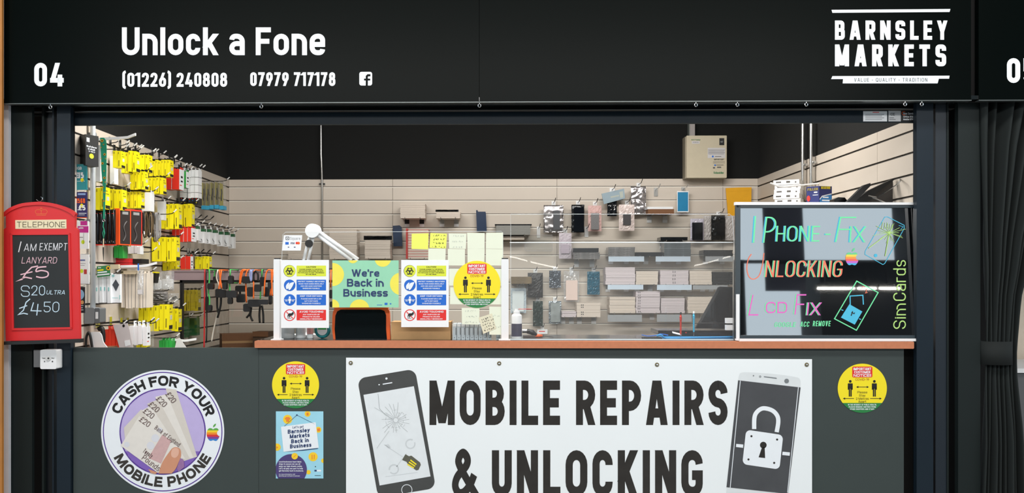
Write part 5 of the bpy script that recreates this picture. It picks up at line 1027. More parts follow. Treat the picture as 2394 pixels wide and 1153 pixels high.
# ------------------------------------------------------------------ packs on hooks along the side wall with the telephone board
BLK = M('label_black', (24, 24, 22), .5); PRINT = M('pack_print', (150, 138, 20), .5); GREYT = M('print_mid_grey', (150, 150, 150), .6)
def wire_hook(label, x1, Y, z, r=.0024, tip=True):
    t = thing('display_hook', label, 'hook', (XL, Y, z), 'wire hooks on the side wall')
    obj('wire', MB().tube([(XL, Y, z), (x1 - .02, Y, z), (x1 + .002, Y, z + .004), (x1 + .022, Y, z + .022)], r, 6), INK, t)
    obj('tip', MB().tube([(x1 + .01, Y, z + .012), (x1 + .026, Y, z + .026)], r * 1.5, 6), PLAST if tip else INK, t)
    obj('wall_clip', MB().box(XL - .001, XL + .006, Y - .014, Y + .014, z - .012, z + .03), STEEL, t)
def packs(noun, where, p0, p1, q0, q1, Y, n, w, mat, face='yellow', hook=True, hh=.012, jit=.004, side=None, gap=.92, grp=None, tipw=True):
    x0, x1 = xat(p0, Y), xat(p1, Y); x0 = max(x0, XL + .006); zt, zb = zat(q0, Y), zat(q1, Y); dx = (x1 - x0) / n; r = random.Random(int(p0 * 3 + q0))
    for k in range(n):
        a = x0 + k * dx; b = a + dx * gap; dz = r.uniform(-jit, jit); dy = r.uniform(0, .006); ti = r.uniform(-.02, .02)
        i = n - 1 - k; lab = noun + (' %s from hook tip, ' % ORD[i] if n > 1 else ' hanging ') + where
        t = thing('accessory_pack', lab, 'pack', ((a + b) / 2, Y + dy, zb + dz), grp or 'boxed accessories on the side wall hooks')
        R_ = Matrix.Translation(((a + b) / 2, Y + dy, zt + dz)) @ Matrix.Rotation(ti, 4, 'Y'); h = zt - zb; hw = (b - a) / 2; g = lambda: MB()
        obj('carton', g().box(-hw, hw, 0, w, -h, 0, R_), mat, t)
        obj('hang_tab', g().box(hw - .0012, hw, w * .15, w * .85, 0, hh, R_), BLK if face == 'yellow' else mat, t)
        e = .0008
        if face == 'yellow':
            obj('end_label', g().box(hw, hw + e, w * .1, w * .95, -h * .97, -h * .82, R_), BLK, t)
            f = g().box(hw, hw + e, w * .2, w * .5, -h * .2, -h * .14, R_).box(hw, hw + e, w * .2, w * .8, -h * .32, -h * .28, R_).box(-hw * .5, -hw * .1, -e, 0, -h * .18, -h * .06, R_)
            if k % 2: f.box(-hw * .35, hw * .2, -e, 0, -h * .9, -h * .55, R_)
            obj('print', f, PRINT, t); 
            if k == n - 1: obj('window_print', g().box(hw, hw + e, w * .35, w * .8, -h * .6, -h * .42, R_), M('print_grey_light', (200, 200, 190), .5), t)
        elif face == 'redwhite':
            obj('front_panel', g().box(hw, hw + e, 0, w, -h, 0, R_), PAPER, t); obj('plug_print', g().box(hw + e, hw + 2 * e, w * .3, w * .7, -h * .42, -h * .32, R_).box(hw + e, hw + 2 * e, w * .3, w * .7, -h * .62, -h * .54, R_), BLK, t)
            obj('red_print', g().box(hw + e, hw + 2 * e, w * .1, w * .5, -h * .8, -h * .76, R_), REDB, t)
        elif face == 'tall':
            for q in (.2, .42, .64): obj('band_print', g().box(-hw * .9, hw + e, -e, w + e, -h * q - .002, -h * q, R_), BLK, t)
            obj('foot_panel', g().box(-hw, hw + e, -e, w + e, -h, -h * .8, R_), BLK, t)
            for q, m in ((.82, REDB), (.87, BLUE), (.93, YEL)): obj('dot_print', g().box(-hw * .3, hw * .2, -2 * e, -e, -h * q - .004, -h * q, R_), m, t)
        elif face == 'blister':
            obj('card_panel', g().box(-hw * .7, -hw * .5, .002, w - .002, -h * .98, -.004, R_), M('blister_card', (176, 164, 30), .5), t)
            obj('foot_band', g().box(-hw - e, hw + e, -e, w + e, -h, -h * .86, R_), M('band_sky', (60, 170, 210), .5), t); obj('cable_inside', g().tube([R_ @ Vector((0, .01 + .008 * math.sin(u), -h * (.25 + .07 * u))) for u in range(7)], .004, 6), BLK, t)
        elif face == 'white':
            obj('teal_print', g().box(-hw * .4, hw * .3, -e, 0, -h * .56, -h * .42, R_), M('print_aqua', (150, 206, 206), .5), t)
        elif face == 'cream':
            obj('edge_print', g().box(hw * .5, hw * .75, -e, 0, -h, 0, R_), GREYT, t)
        elif face == 'cablecard':
            obj('header_panel', g().box(-hw - e, hw + e, -e, w * .7, -h * .2, 0, R_), GREENB if k % 2 else M('header_forest', (40, 96, 60), .5), t); obj('cable_print', g().tube([R_ @ Vector((hw * .3 - hw * .9 * u, -.0015, -h * (.82 - .5 * u + .12 * math.sin(3 * u)))) for u in [i / 6 for i in range(7)]], .0016, 5), BLK, t)
            obj('grey_print', g().box(-hw * .8, hw * .4, -e, 0, -h * .93, -h * .88, R_), GREYT, t)
    if hook: wire_hook('wire hook ' + where, x1 + .006, Y + w * .5, zt + hh * .7, tip=tipw)
Y1 = 'yellow boxed pack'
packs(Y1, 'under the green lanyard at the top', 263, 283, 349, 389, .45, 2, .05, YEL)
packs(Y1, 'in the top row beside the lanyard', 283, 317, 352, 401, .60, 4, .055, YEL)
packs(Y1, 'in the top row, middle one of three', 312, 347, 359, 401, .80, 4, .055, YEL)
packs(Y1, 'in the top row by the red packs', 348, 397, 373, 413, 1.08, 7, .06, YEL)
packs(Y1, 'just under the middle of the top row', 304, 338, 400, 442, .72, 4, .05, YEL)
packs(Y1, 'in the second row above the white carton', 340, 381, 414, 453, 1.02, 5, .055, YEL)
packs(Y1, 'in the third row behind the pipe', 222, 245, 437, 489, .37, 2, .06, YEL)
packs(Y1, 'in the third row beside the lanyard strap', 246, 285, 440, 489, .5, 4, .06, YEL)
packs(Y1, 'in the third row above the orange boxes', 285, 329, 447, 486, .74, 5, .055, YEL)
packs(Y1, 'beside the hanging cable bundle', 376, 417, 475, 534, 1.28, 4, .06, YEL)
packs(Y1, 'beyond the cable bundle above the red packs', 418, 449, 476, 534, 1.52, 3, .06, YEL)
packs(Y1, 'below the cable bundle', 354, 412, 555, 612, 1.12, 5, .065, YEL)
packs(Y1, 'just above the clear adapter bags', 380, 413, 611, 631, 1.3, 4, .05, YEL)
packs(Y1, 'in the lower row under the adapter bags', 324, 396, 716, 776, .86, 6, .06, YEL, jit=.008)
packs(Y1, 'in the lower row against the glass partition', 400, 417, 724, 776, 1.0, 2, .06, YEL)
packs(Y1, 'above the mauve rail of the glass partition', 456, 489, 600, 630, 1.85, 4, .06, YEL)
packs('olive yellow pack', 'behind the glass partition', 425, 463, 679, 728, 1.65, 4, .06, M('pack_olive', (196, 178, 34), .45))
packs('clear blister pack with sky blue foot', 'nearest the back corner', 470, 522, 424, 488, 1.95, 5, .07, BLISTER, 'blister')
packs('red and white cable box', 'before the tall packs', 384, 420, 392, 440, 1.28, 2, .08, REDB, 'redwhite')
packs('green and white cable box', 'behind the red and white boxes', 420, 436, 400, 438, 1.42, 1, .06, GREENB, 'redwhite')
packs('tall white pack with black foot', 'beside the blister packs', 420, 464, 396, 478, 1.55, 5, .07, PAPER, 'tall')
packs('red cable box with white front', 'beside the green cable packs', 402, 447, 533, 565, 1.42, 5, .09, REDB, 'redwhite')
packs('red and white cable box', 'just above the mauve rail', 421, 446, 600, 634, 1.5, 2, .05, REDB, 'redwhite')
for k, (a, q) in enumerate(((450, 529), (464, 533), (478, 535), (492, 537), (506, 540), (520, 543), (533, 546))):
    packs('white cable pack with green header', '%s along the green row from the red boxes' % ORD[k], a, a + 14 + k % 2, q, q + 34, 1.6 + k * .13, 1, .05, PAPER, 'cablecard', hh=.02)
packs('white pack with teal print', 'beside the white pipe', 222, 258, 645, 709, .38, 4, .08, PAPER, 'white', jit=.002)
packs('tall cream pack with thin grey line', 'beyond the white packs', 284, 344, 640, 721, .68, 7, .09, M('pack_ivory', (232, 222, 208), .5), 'cream', jit=.003)
packs('green boxed pack', 'under the orange boxes', 263, 287, 576, 604, .62, 2, .06, GREENB, 'plain')
packs('green boxed pack', 'at the bottom above the counter edge', 371, 402, 796, 838, .9, 4, .06, GREENB, 'plain', jit=.006)
packs('dark green pack', 'low behind the glass partition', 424, 436, 747, 792, 1.62, 1, .06, M('pack_forest', (26, 92, 48), .5), 'plain')
packs('tilted dark green pack', 'lowest behind the glass partition', 440, 461, 745, 786, 1.75, 1, .06, M('pack_forest'), 'plain')
packs('small white and black box', 'between green boxes and the cable bundle', 290, 328, 575, 592, .8, 4, .05, PAPER, 'plain')
packs('large white carton', 'between yellow packs above the cable bundle', 331, 352, 449, 493, .9, 1, .06, PAPER, 'plain')
packs('frosted white pack', 'beside the cable bundle', 368, 384, 471, 515, 1.15, 1, .04, M('pack_frost', (222, 224, 226), .4), 'plain')
packs('white pack with thin print', 'hidden at the top behind the lanyard', 256, 267, 362, 428, .55, 1, .05, PAPER, 'plain', hook=False)
packs('slim grey white pack', 'at the top beside the pipe', 221, 236, 338, 424, .37, 1, .03, M('pack_mist', (222, 224, 228), .5), 'plain', hook=False)
# white square-icon pack in front of the white packs
t = thing('accessory_pack', 'white pack with a dark tilted square picture at the tip beside the cream packs', 'pack', (xat(269, .4), .4, zat(708, .4))); slab('carton', plane(.40), R4(259, 641, 281, 708), -.02, 0, PAPER, t); MPK = plane(.399)
obj('square_print', Flat(MPK).poly([(270.5, 653), (278.5, 666), (271, 681.5), (262.5, 666)]), M('print_slate', (70, 76, 84), .5), t); obj('teal_print', Flat(MPK).disc(264.5, 645, 3, 16), M('print_aqua'), t); obj('foot_print', Flat(MPK).rect_(279, 690, 281, 700).rect_(262, 696, 276, 697), M('print_aqua'), t)
# black round cases with red end caps
for k in range(5):
    a, b = 221 + k * 9.6, 221 + k * 9.6 + 9; Y = .42; x = (xat(a, Y) + xat(b, Y)) / 2; z0, z1 = zat(571, Y), zat(488, Y)
    t = thing('speaker_tube', 'glossy black tube pack, %s from the orange boxes' % ORD[4 - k], 'pack', (x, Y, z0), 'black tube packs'); r = (xat(b, Y) - xat(a, Y)) / 2
    obj('tube', MB().lathe((x, Y + r, z0), [(r * .96, 0), (r, .004), (r, .012), (r * .94, .014), (r * .94, .02), (r, .022), (r, z1 - z0 - .004), (r * .9, z1 - z0)], 16), GLOSSB, t, True); obj('end_band', MB().box(x - r, x + r, Y - .002, Y + 2 * r, z0 - .004, z0), REDB, t); obj('brand_line', MB().box(x - r * .6, x + r * .6, Y - .0012, Y, z1 - .022, z1 - .0195), REDB, t)
# orange boxes with dark windows
for k, (a, m_, b, q0, q1, col) in enumerate(((267, 278.5, 292, 486, 572, M('box_vermilion', (240, 84, 30), .45)), (293, 304, 319, 488, 573, M('box_scarlet', (226, 50, 34), .45)))):
    Y = .5 + .12 * k; x0, x1 = xat(a, Y), xat(m_, Y); z0, z1 = zat(q1, Y), zat(q0, Y); t = thing('cable_box', ('vivid orange' if k == 0 else 'scarlet red') + ' box with dark clear window hanging beside the black tubes', 'box', ((x0 + x1) / 2, Y, z0)); dpt = .0 ; xe = xat(b, Y)
    mb = MB(); v = [(x0, Y, z0), (x1, Y, z0), (xe, Y + .075, z0), (xe - (x1 - x0), Y + .075, z0)]; mb.add(v + [(p[0], p[1], z1) for p in v], [(3, 2, 1, 0), (4, 5, 6, 7), (0, 1, 5, 4), (1, 2, 6, 5), (2, 3, 7, 6), (3, 0, 4, 7)]); obj('carton', mb, col, t)
    fx = lambda s, zz, e=.001: (x1 + (xe - x1) * s + e, Y + .075 * s - e * .4, zz); obj('window', MB().add([fx(.08, z0 + .006), fx(.92, z0 + .006), fx(.92, z1 - .008), fx(.08, z1 - .008)], [(0, 1, 2, 3)]), M('window_dark', (52, 46, 46), .1), t); obj('cable_inside', MB().tube(smooth([fx(.3, z0 + .02, .003), fx(.5, z0 + .05, .003), fx(.35, z0 + .09, .003), fx(.6, z0 + .12, .003)]), .0025, 6), M('cable_dim', (96, 92, 92), .4), t); obj('label', MB().add([fx(.25, z1 - .028, .0015), fx(.75, z1 - .028, .0015), fx(.75, z1 - .014, .0015), fx(.25, z1 - .014, .0015)], [(0, 1, 2, 3)]), GREYT, t)
for q, lb in ((604, 'upper'), (615, 'lower')): t = box3('gift_box', 'flat red box, %s of two stacked under the green packs' % lb, 'box', 264, 303, q, q + 10, .66, .1, M('box_crimson', (206, 36, 42), .5))
t = box3('gift_box', 'flat black box beside the two flat red boxes', 'box', 304, 331, 605, 616, .7, .1, BLACK)
t = tag(obj('shelf_board', MB().box(XL, xat(334, .7), .64, .8, zat(625.5, .64) - .006, zat(625.5, .64)), SLAT), 'narrow pale shelf board under the flat red and black boxes', 'shelf')
# cable bundle
t = thing('cable_bundle', 'hanging bundle of coiled dark and braided cables between the yellow packs', 'cables', (xat(350, .95), .95, zat(565, .95))); rng = random.Random(4)
CB = [M('cable_black', (30, 30, 32), .5), M('cable_bronze', (120, 100, 70), .45, var=.3, scale=200), M('cable_silver', (150, 150, 152), .4), M('cable_graphite', (62, 62, 64), .5)]
for k in range(16):
    px = 322 + k * 3.3; L_ = rng.uniform(46, 60) + (10 if k > 11 else 0); w = rng.uniform(5, 9); Y = .92 + rng.uniform(-.03, .05); pts = []
    for i in range(20): a = i * 2 * math.pi / 20; pts.append(U(px + w * .5 * math.sin(a), 497 + L_ * (.5 - .5 * math.cos(a)), Y + .012 * math.sin(a + k)))
    obj('coil', MB().tube(pts, .0032, 6, True), CB[(0, 3, 2, 0, 3, 0, 1, 1, 0, 1, 1, 3, 1, 2, 2, 2)[k]], t, True)
for px, q in ((337, 541), (352, 545), (368, 560), (372, 566), (330, 538)): a = U(px, q, .9); obj('plug', MB().tube([a, a + Vector((.002, 0, -.016))], .005, 8), STEEL if px != 368 else M('plug_gold', (196, 160, 90), .3, .9), t)
wire_hook('long dark hook pointing out above the cable bundle', xat(402, 1.0), 1.0, zat(500, 1.0)); wire_hook('wire hook pointing out under the cable bundle', xat(356, .85), .85, zat(589, .85)); wire_hook('thin dark hook pointing out at the lower row', xat(350, .8), .8, zat(757, .8), tip=False)
for k, (px, q, Y) in enumerate(((262, 332, .58), (282, 338, .7), (300, 344, .8), (312, 347, .9), (352, 357, 1.15), (370, 361, 1.25), (396, 372, 1.42), (408, 377, 1.5), (430, 390, 1.62), (455, 392, 1.72))): wire_hook('empty wire hook on the top groove, %s from the lanyard hook' % ORD[k], xat(px + 4, Y) + .012, Y, zat(q, Y))
for k, (px, q, Y) in enumerate(((462, 511, 1.75), (476, 513, 1.85), (491, 514, 1.9))): wire_hook('black tipped hook above the green row, %s from the red boxes' % ORD[k], xat(px, Y), Y, zat(q, Y), tip=False)
for k, (px, q, Y) in enumerate(((420, 586, 1.45), (455, 591, 1.75), (468, 592, 1.8), (483, 593, 1.9), (495, 597, 2.0))): wire_hook('dark hook above the mauve rail, %s from the cable bundle' % ORD[k], xat(px, Y), Y, zat(q, Y), tip=False)
# clear bags with white adapters
for k, (a, b, q0, q1, Y) in enumerate(((346, 362, 640, 681, .98), (360, 379, 636, 681, 1.06), (378, 407, 634, 680, 1.14))):
    x0, x1, z0, z1 = xat(a, Y), xat(b, Y), zat(q1, Y), zat(q0, Y); t = thing('adapter_bag', 'clear bag with white plug adapter, %s from the cream packs' % ORD[k], 'bag', ((x0 + x1) / 2, Y, z0), 'clear adapter bags'); SD[0] += 1
    obj('bag', crinkled(x0, x1, z0, z1, Y, .05, SD[0], 0, .006), BAGC, t); obj('adapter', MB().rbox(x0 + .006, x1 - .006, Y - .012, Y + .012, z0 + .008, z0 + (z1 - z0) * .6, .008), PLAST, t); obj('pin', MB().rbox((x0 + x1) / 2 - .008, (x0 + x1) / 2 + .008, Y - .008, Y + .008, z0 + (z1 - z0) * .6, z0 + (z1 - z0) * .78, .003), PLAST, t)
t = thing('adapter_bag', 'dark packaged plugs with yellow tops beside the clear adapter bags', 'bag', (xat(355, .92), .92, zat(662, .92)))
for k in range(3): R_ = Matrix.Translation(U(351 + k * 6, 636, .93)) @ Matrix.Rotation(.15, 4, 'Y'); obj('plug', MB().box(-.008, .006, 0, .05, -.06, -.006, R_), BLK, t); obj('yellow_top', MB().box(-.008, .006, 0, .05, -.006, 0, R_), YEL, t)
t = thing('adapter_bag', 'grey bubble bag hanging under the clear adapter bags', 'bag', (xat(370, 1.0), 1.0, zat(708, 1.0))); obj('bag', crinkled(xat(346, 1.0), xat(392, 1.0), zat(706, 1.0), zat(682, 1.0), 1.0, .03, 77), M('bubble_smoke', (120, 118, 118), .4, var=.35, scale=200), t)
t = thing('adapter_bag', 'crumpled clear bag with dark plug against the glass partition', 'bag', (xat(405, 1.05), 1.05, zat(712, 1.05))); obj('bag', crinkled(xat(393, 1.05), xat(418, 1.05), zat(712, 1.05), zat(686, 1.05), 1.05, .04, 78, 0, .012), BAGC, t); obj('plug', MB().tube([U(402, 700, 1.06), U(412, 694, 1.06)], .008, 8), BLK, t)
wire_hook('wire hook carrying the grey bubble bag', xat(388, 1.0), 1.02, zat(681, 1.0)); wire_hook('wire hook carrying the yellow packs under the adapter bags', xat(390, .96), .96, zat(708, .96))
# flat white prongs
for lab, p, Y in (('wide flat white prong at the top carrying the green lanyard', ((214, 327), (235, 325), (287, 322), (298, 321), (316, 314)), .36), ('wide flat white prong above the cream packs carrying a clear strip pack', ((282, 623), (330, 622), (343, 621), (350, 619), (365, 615)), .62), ('wide flat white prong at the bottom above the counter edge', ((372, 793), (400, 794), (430, 797), (440, 796), (458, 793)), .95)):
    pts = [U(a, b, Y) for a, b in p]; mb = MB()
    for a, b in zip(pts, pts[1:]): mb.add([a + Vector(o) for o in ((0, 0, -.006), (0, .012, -.006), (0, .012, .006), (0, 0, .006))] + [b + Vector(o) for o in ((0, 0, -.006), (0, .012, -.006), (0, .012, .006), (0, 0, .006))], [(0, 1, 2, 3), (7, 6, 5, 4), (0, 4, 5, 1), (1, 5, 6, 2), (2, 6, 7, 3), (3, 7, 4, 0)])
    t = thing('display_prong', lab, 'hook', pts[0]); obj('prong', mb, PLAST, t); obj('wall_arm', MB().tube([(XL, Y + .006, pts[0].z), pts[0] + Vector((0, .006, 0))], .004, 6), PLAST, t)
Y = .60; t = thing('strip_pack', 'clear strip pack with white cable hanging from the white prong over cream packs', 'pack', (xat(329, Y), Y, zat(690, Y))); obj('bag', crinkled(xat(321, Y), xat(336, Y), zat(690, Y), zat(630, Y), Y, .008, 90, 0, .002), BAGC, t); obj('blue_tab', MB().box(xat(322, Y), xat(325, Y), Y - .002, Y, zat(632, Y), zat(616, Y)), BLUE, t); obj('cable_inside', MB().tube([U(p, q, Y) for p, q in ((327, 645), (326, 660), (330, 672), (333, 660), (332, 645))], .003, 6), PLAST, t); obj('label', MB().box(xat(323, Y), xat(334, Y), Y - .006, Y - .005, zat(688, Y), zat(678, Y)), M('label_pale'), t)
# sunflower lanyard and leaflet
Y = .35; t = thing('sunflower_lanyard', 'green lanyard with sunflower pattern hanging from the top white prong', 'lanyard', (xat(242, Y), Y, zat(610, Y))); LGN = M('lanyard_green', (26, 146, 112), .6, var=.2, scale=60)
f = slab('strap', plane(Y), [(234, 322), (243, 322), (248, 329), (249, 345), (248.5, 400), (247, 440), (245.5, 480), (244.5, 512), (240.5, 512), (241, 480), (240.5, 440), (237, 400), (235, 345)], -.003, 0, LGN, t); mp = plane(Y - .001); g, hh_ = Flat(mp), Flat(mp, 2)
for x, y, r in ((238.5, 329, 3.4), (242, 338, 1.6), (236, 345, 1.4), (244.5, 361, 2.8), (236.5, 371, 1.4), (247, 371, 1.4), (239.5, 382, 2.8), (243, 400, 1.6), (244, 416, 2.8), (238.5, 425, 1.6), (246, 426, 1.4), (241, 438, 1.8), (244, 450, 1.6), (243, 470, 2)): g.disc(x, y, r, 12); hh_.disc(x, y, r * .55, 10)
obj('flower_print', g, M('sunflower_yellow', (240, 180, 30), .5), f); obj('flower_center_print', hh_, M('sunflower_brown', (60, 34, 16), .6), f)
obj('ring', MB().tube([U(242.5 + 2.6 * math.cos(a), 516 + 3 * math.sin(a), Y) for a in [k * .7 for k in range(9)]], .0012, 6, True), STEEL, t); obj('cord', MB().tube([U(p, q, Y) for p, q in ((242.5, 519), (241, 530), (243, 536), (240.5, 545), (242, 558), (244.5, 546), (243, 536))], .0022, 6), LGN, t); obj('clip', MB().tube([U(242, 558, Y), U(241.5, 578, Y)], .0028, 8), M('beech', (206, 190, 160), .6), t); obj('cord_end', MB().tube([U(241.5, 578, Y), U(241.5, 592, Y), U(242, 610, Y)], [.0035, .003, .001], 8), BLK, t)
Y = .34; t = thing('leaflet', 'green leaflet with a sunflower lying over the white packs', 'leaflet', (xat(242, Y), Y, zat(649, Y))); slab('card', plane(Y), [(226, 623), (257, 620), (258, 645), (227, 649)], -.001, 0, M('leaflet_green', (56, 130, 78), .5), t); mp = plane(Y); obj('flower_print', Flat(mp).disc(253, 627, 5, 16), M('sunflower_yellow'), t); obj('flower_center_print', Flat(mp, 2).disc(253, 627, 2.4, 12), M('sunflower_brown'), t); obj('white_print', Flat(mp).poly([(228, 636), (250, 634), (250, 637), (228, 639)]).poly([(227.5, 642), (256, 639), (256, 642), (227.5, 645)]).rect_(229, 625, 236, 627), WHITE, t); obj('yellow_print', Flat(mp).poly([(227.5, 631), (242, 629.5), (242, 632.5), (227.5, 634)]), YEL, t)
t = thing('peg_clip', 'pale wooden peg clip on the white prong above the leaflet', 'peg', U(268, 627, .38)); obj('peg', MB().rbox(xat(259, .38), xat(278, .38), .375, .395, zat(629, .38), zat(618, .38), .003), M('beech'), t)
t = thing('peg_clip', 'pale wooden clips above the cream packs', 'peg', U(305, 640, .64)); obj('peg', MB().rbox(xat(290, .64), xat(320, .64), .63, .66, zat(641, .64), zat(633, .64), .003), M('beech'), t)
# pipe and socket box at the front of the side wall
Y = .33; xp = xat(217, Y); t = thing('conduit', 'pale vertical conduit running down to the grey socket box', 'pipe', (xp, Y, zat(722, Y))); obj('tube', MB().tube([(xp, Y, 3.0), (xp, Y, zat(722, Y))], .0125, 12), M('conduit_white', (226, 232, 236), .35, .2), t, True); obj('saddle', MB().tube([(xp - .05, Y + .01, zat(312, Y)), (xp + .01, Y + .01, zat(312, Y))], .012, 10), GREYP, t)
for k, q in enumerate((440, 515, 598, 640)): obj('spacer_clip', MB().box(xp - .045, xp - .008, Y - .008, Y + .008, zat(q + 3, Y), zat(q - 3, Y)), GREYP, t)
t = thing('socket_box', 'grey switched socket box below the pale conduit', 'socket', (xp, Y, zat(758, Y))); a, b = xat(199, .3), xat(235, .3); obj('housing', MB().rbox(a, b - .026, .29, .36, zat(758, .3), zat(720, .3), .006), GREYP, t); v = [(b - .026, .29), (b, .345)]; obj('side_face', MB().rbox(b - .026, b, .292, .36, zat(756, .3), zat(721, .3), .006), M('grey_plastic_shaded', (104, 108, 112), .5), t); obj('label', MB().box(b - .02, b - .008, .2905, .292, zat(746, .3), zat(730, .3)), PAPER, t)  # side face shade painted as a darker copy of the housing plastic
# sim card packs facing the opening
def sim(label, p0, p1, q0, q1, Y, m, prints=(), words_=(), hook=None):
    mp = plane(Y); t = thing('sim_card_pack', label, 'pack', mp((p0 + p1) / 2, q1), 'packs beside the conduit'); slab('card', mp, R4(p0, q0, p1, q1), -.006, 0, m, t)
    for pm, q in prints: obj('print', Flat(mp).poly(q), pm, t)
    for s, wm, x0, x1, y0, y1, tt in words_: obj('lettering', Flat(mp, 2).text(s, x0, x1, y0, y1, t=tt, slant=-.02), wm, t)
    h = mp((p0 + p1) / 2, q0 - 1); tag(obj('wire_hook', MB().tube([(XL, Y + .02, h.z), (h.x, Y + .02, h.z), (h.x + .02, Y, h.z + .004)], .002, 6), STEEL), 'wire hook behind the ' + label.split(',')[0], 'hook', 'hooks beside the conduit')
    return t
DISC = M('sticker_lime', (206, 226, 40), .5)
def dot(x, y, r, n=14): return [(x + r * math.cos(i * 6.2832 / n), y + r * 1.2 * math.sin(i * 6.2832 / n)) for i in range(n)]
sim('teal sim pack with large price, upper one beside the conduit', 175, 203, 384, 444, .22, M('sim_teal', (30, 140, 150), .45), [(YEL, dot(192, 421, 4)), (WHITE, R4(178, 423, 198, 424))], [('8GB', WHITE, 177, 191, 390, 397, .16), ('£15', WHITE, 177, 196, 403, 417, .24)])
sim('dark purple and orange sim pack, below the teal one', 176, 203, 449, 510, .22, M('sim_indigo', (40, 34, 96), .45), [(ORANGE, R4(176, 449, 179, 510)), (ORANGE, R4(179, 508, 203, 510)), (WHITE, R4(184, 498, 202, 499.5)), (WHITE, R4(184, 502, 198, 503)), (YEL, dot(191, 481, 4)), (M('sim_sky', (140, 170, 220)), R4(182, 452, 200, 456))], [('15GB', ORANGE, 181, 199, 464, 475, .24), ('£5', WHITE, 184, 200, 480, 492, .24)])
sim('magenta topped white pack, beside the red chalkboard', 177, 207, 517, 582, .23, PAPER, [(M('sim_magenta', (190, 36, 140), .45), R4(178, 529, 207, 544)), (M('sim_magenta'), R4(188, 517, 204, 527)), (DISC, dot(194, 566, 4)), (GREYT, R4(195, 545, 196, 570)), (GREYT, R4(186, 554, 194, 556))], [('mobile', WHITE, 184, 195, 531, 535, .2)])
sim('white printed pack with lime sticker, lower one beside the conduit', 184, 208, 595, 664, .24, PAPER, [(M('print_denim', (80, 100, 160)), R4(187, 607, 199, 610)), (DISC, dot(191, 634, 4)), (M('print_brick', (190, 60, 60)), R4(196, 630, 203, 641)), (GREYT, R4(188, 616, 200, 617)), (GREYT, R4(188, 620, 198, 621))])
sim('dark leaflet pack with a pale blue globe, partly behind the chalkboard', 180, 198, 671, 732, .22, M('leaflet_dark', (30, 34, 44), .5), [(M('globe_blue', (150, 190, 226)), dot(187, 689, 10, 20)), (M('leaflet_peach', (226, 170, 110)), dot(192, 707, 4)), (WHITE, R4(186, 714, 195, 715.5)), (WHITE, R4(186, 719, 194, 720.5)), (WHITE, R4(186, 724, 195, 725.5))])
Y = .2; z0, z1 = zat(384, Y), zat(311, Y); t = thing('camera_box', 'black boxed gadget at the top corner beside the conduit', 'box', (xat(200, Y), Y, z0)); xa_, xm_, xe_ = xat(172, Y), xat(200, Y), xat(219.5, Y); v = [(xa_, Y + .06, z0 + .004), (xm_, Y, z0), (xe_, Y + .05, z0 - .002), (xe_ - .06, Y + .1, z0)]
obj('carton', MB().add(v + [(x, y, z + (z1 - z0)) for x, y, z in v], [(3, 2, 1, 0), (4, 5, 6, 7), (0, 1, 5, 4), (1, 2, 6, 5), (2, 3, 7, 6), (3, 0, 4, 7)]), BLACK, t); mpk = lambda x, y, e=0: Vector((lambda s: (xm_ + (xe_ - xm_) * s + .0008, Y + .05 * s - .001 - e, zat(y + s * 3, Y)))((x - 200) / 19.5)); f = Flat(mpk).text('Outdoor', 201.5, 217, 336, 340, t=.2).text('CAM', 203.5, 214, 342, 346, t=.2).text('HD', 205, 214, 348, 351, t=.2).rect_(198.5 + 3, 318, 206, 328); obj('white_print', f, WHITE, t); obj('lime_print', Flat(mpk).disc(209, 360, 3.4, 16, 6), DISC, t)
# things low at the counter edge
Y = .3; t = thing('face_covering', 'black and white face covering hanging low at the counter edge', 'mask', (xat(222, Y), Y, zat(815, Y))); slab('white_panel', plane(Y), smooth([(209, 778), (222, 776), (236, 780), (242, 800), (250, 816), (214, 816), (209, 778)]), -.004, .003, PAPER, t); obj('black_strap', MB().tube([U(p, q, Y - .01) for p, q in smooth([(201, 816), (201, 795), (204, 782), (208, 778), (212, 790), (216, 816)])], .006, 8), BLACK, t, True); obj('black_panel', MB().tube([U(p, q, Y + .03) for p, q in smooth([(230, 770), (238, 768), (241, 780), (241, 800)])], [.008, .014, .012, .012, .012, .012] if False else .011, 8), BLACK, t, True)
t = tag(obj('shelf_board', MB().box(XL, xat(270, .4), .2, .5, zat(813, .3) - .012, zat(813, .3) - .002), BROWN), 'brown shelf board low at the counter edge under the face covering', 'shelf')
packs('red hanging pack', 'low at the counter edge beside the face covering', 245, 277, 770, 818, .42, 4, .05, M('pack_tomato', (226, 60, 38), .45), 'plain', hh=.02)
packs('red and white sim holder', 'low behind the frosted pouch', 302, 342, 764, 808, .56, 4, .05, PAPER, 'redwhite', hh=.025)
packs('slim clear pack with white card', 'low beside the green packs', 344, 355, 764, 814, .7, 1, .03, BLISTER, 'plain', hh=.02)
packs(Y1, 'low behind the red and white holders', 318, 342, 790, 818, .68, 3, .05, YEL, hook=False)
Y = .40; t = thing('frosted_pouch', 'frosted clear pouch with square label hanging low over the red packs', 'pouch', (xat(288, Y), Y, zat(815, Y))); slab('bag', plane(Y), [(264, 760), (298, 756), (303, 772), (311, 816), (280, 816), (270, 780)], -.004, .0, M('frost_film', (206, 198, 198), .4, var=.05), t); slab('label', plane(Y), [(291, 797), (303, 795), (305, 807), (293, 810)], 0, .001, PAPER, t); slab('hang_hole', plane(Y), dot(289, 762, 3), 0, .0006, BLK, t)
wire_hook('black hook through the frosted pouch', xat(290, .42), .42, zat(762, .42), tip=False)
Y = .9; t = thing('clear_sleeve', 'clear plastic sleeve leaning on the bottom white prong', 'sleeve', (xat(418, Y), Y, zat(814, Y))); slab('film', plane(Y), [(414, 792), (420, 790), (438, 816), (408, 816)], -.002, 0, M('film_white', (214, 216, 214), .3), t)
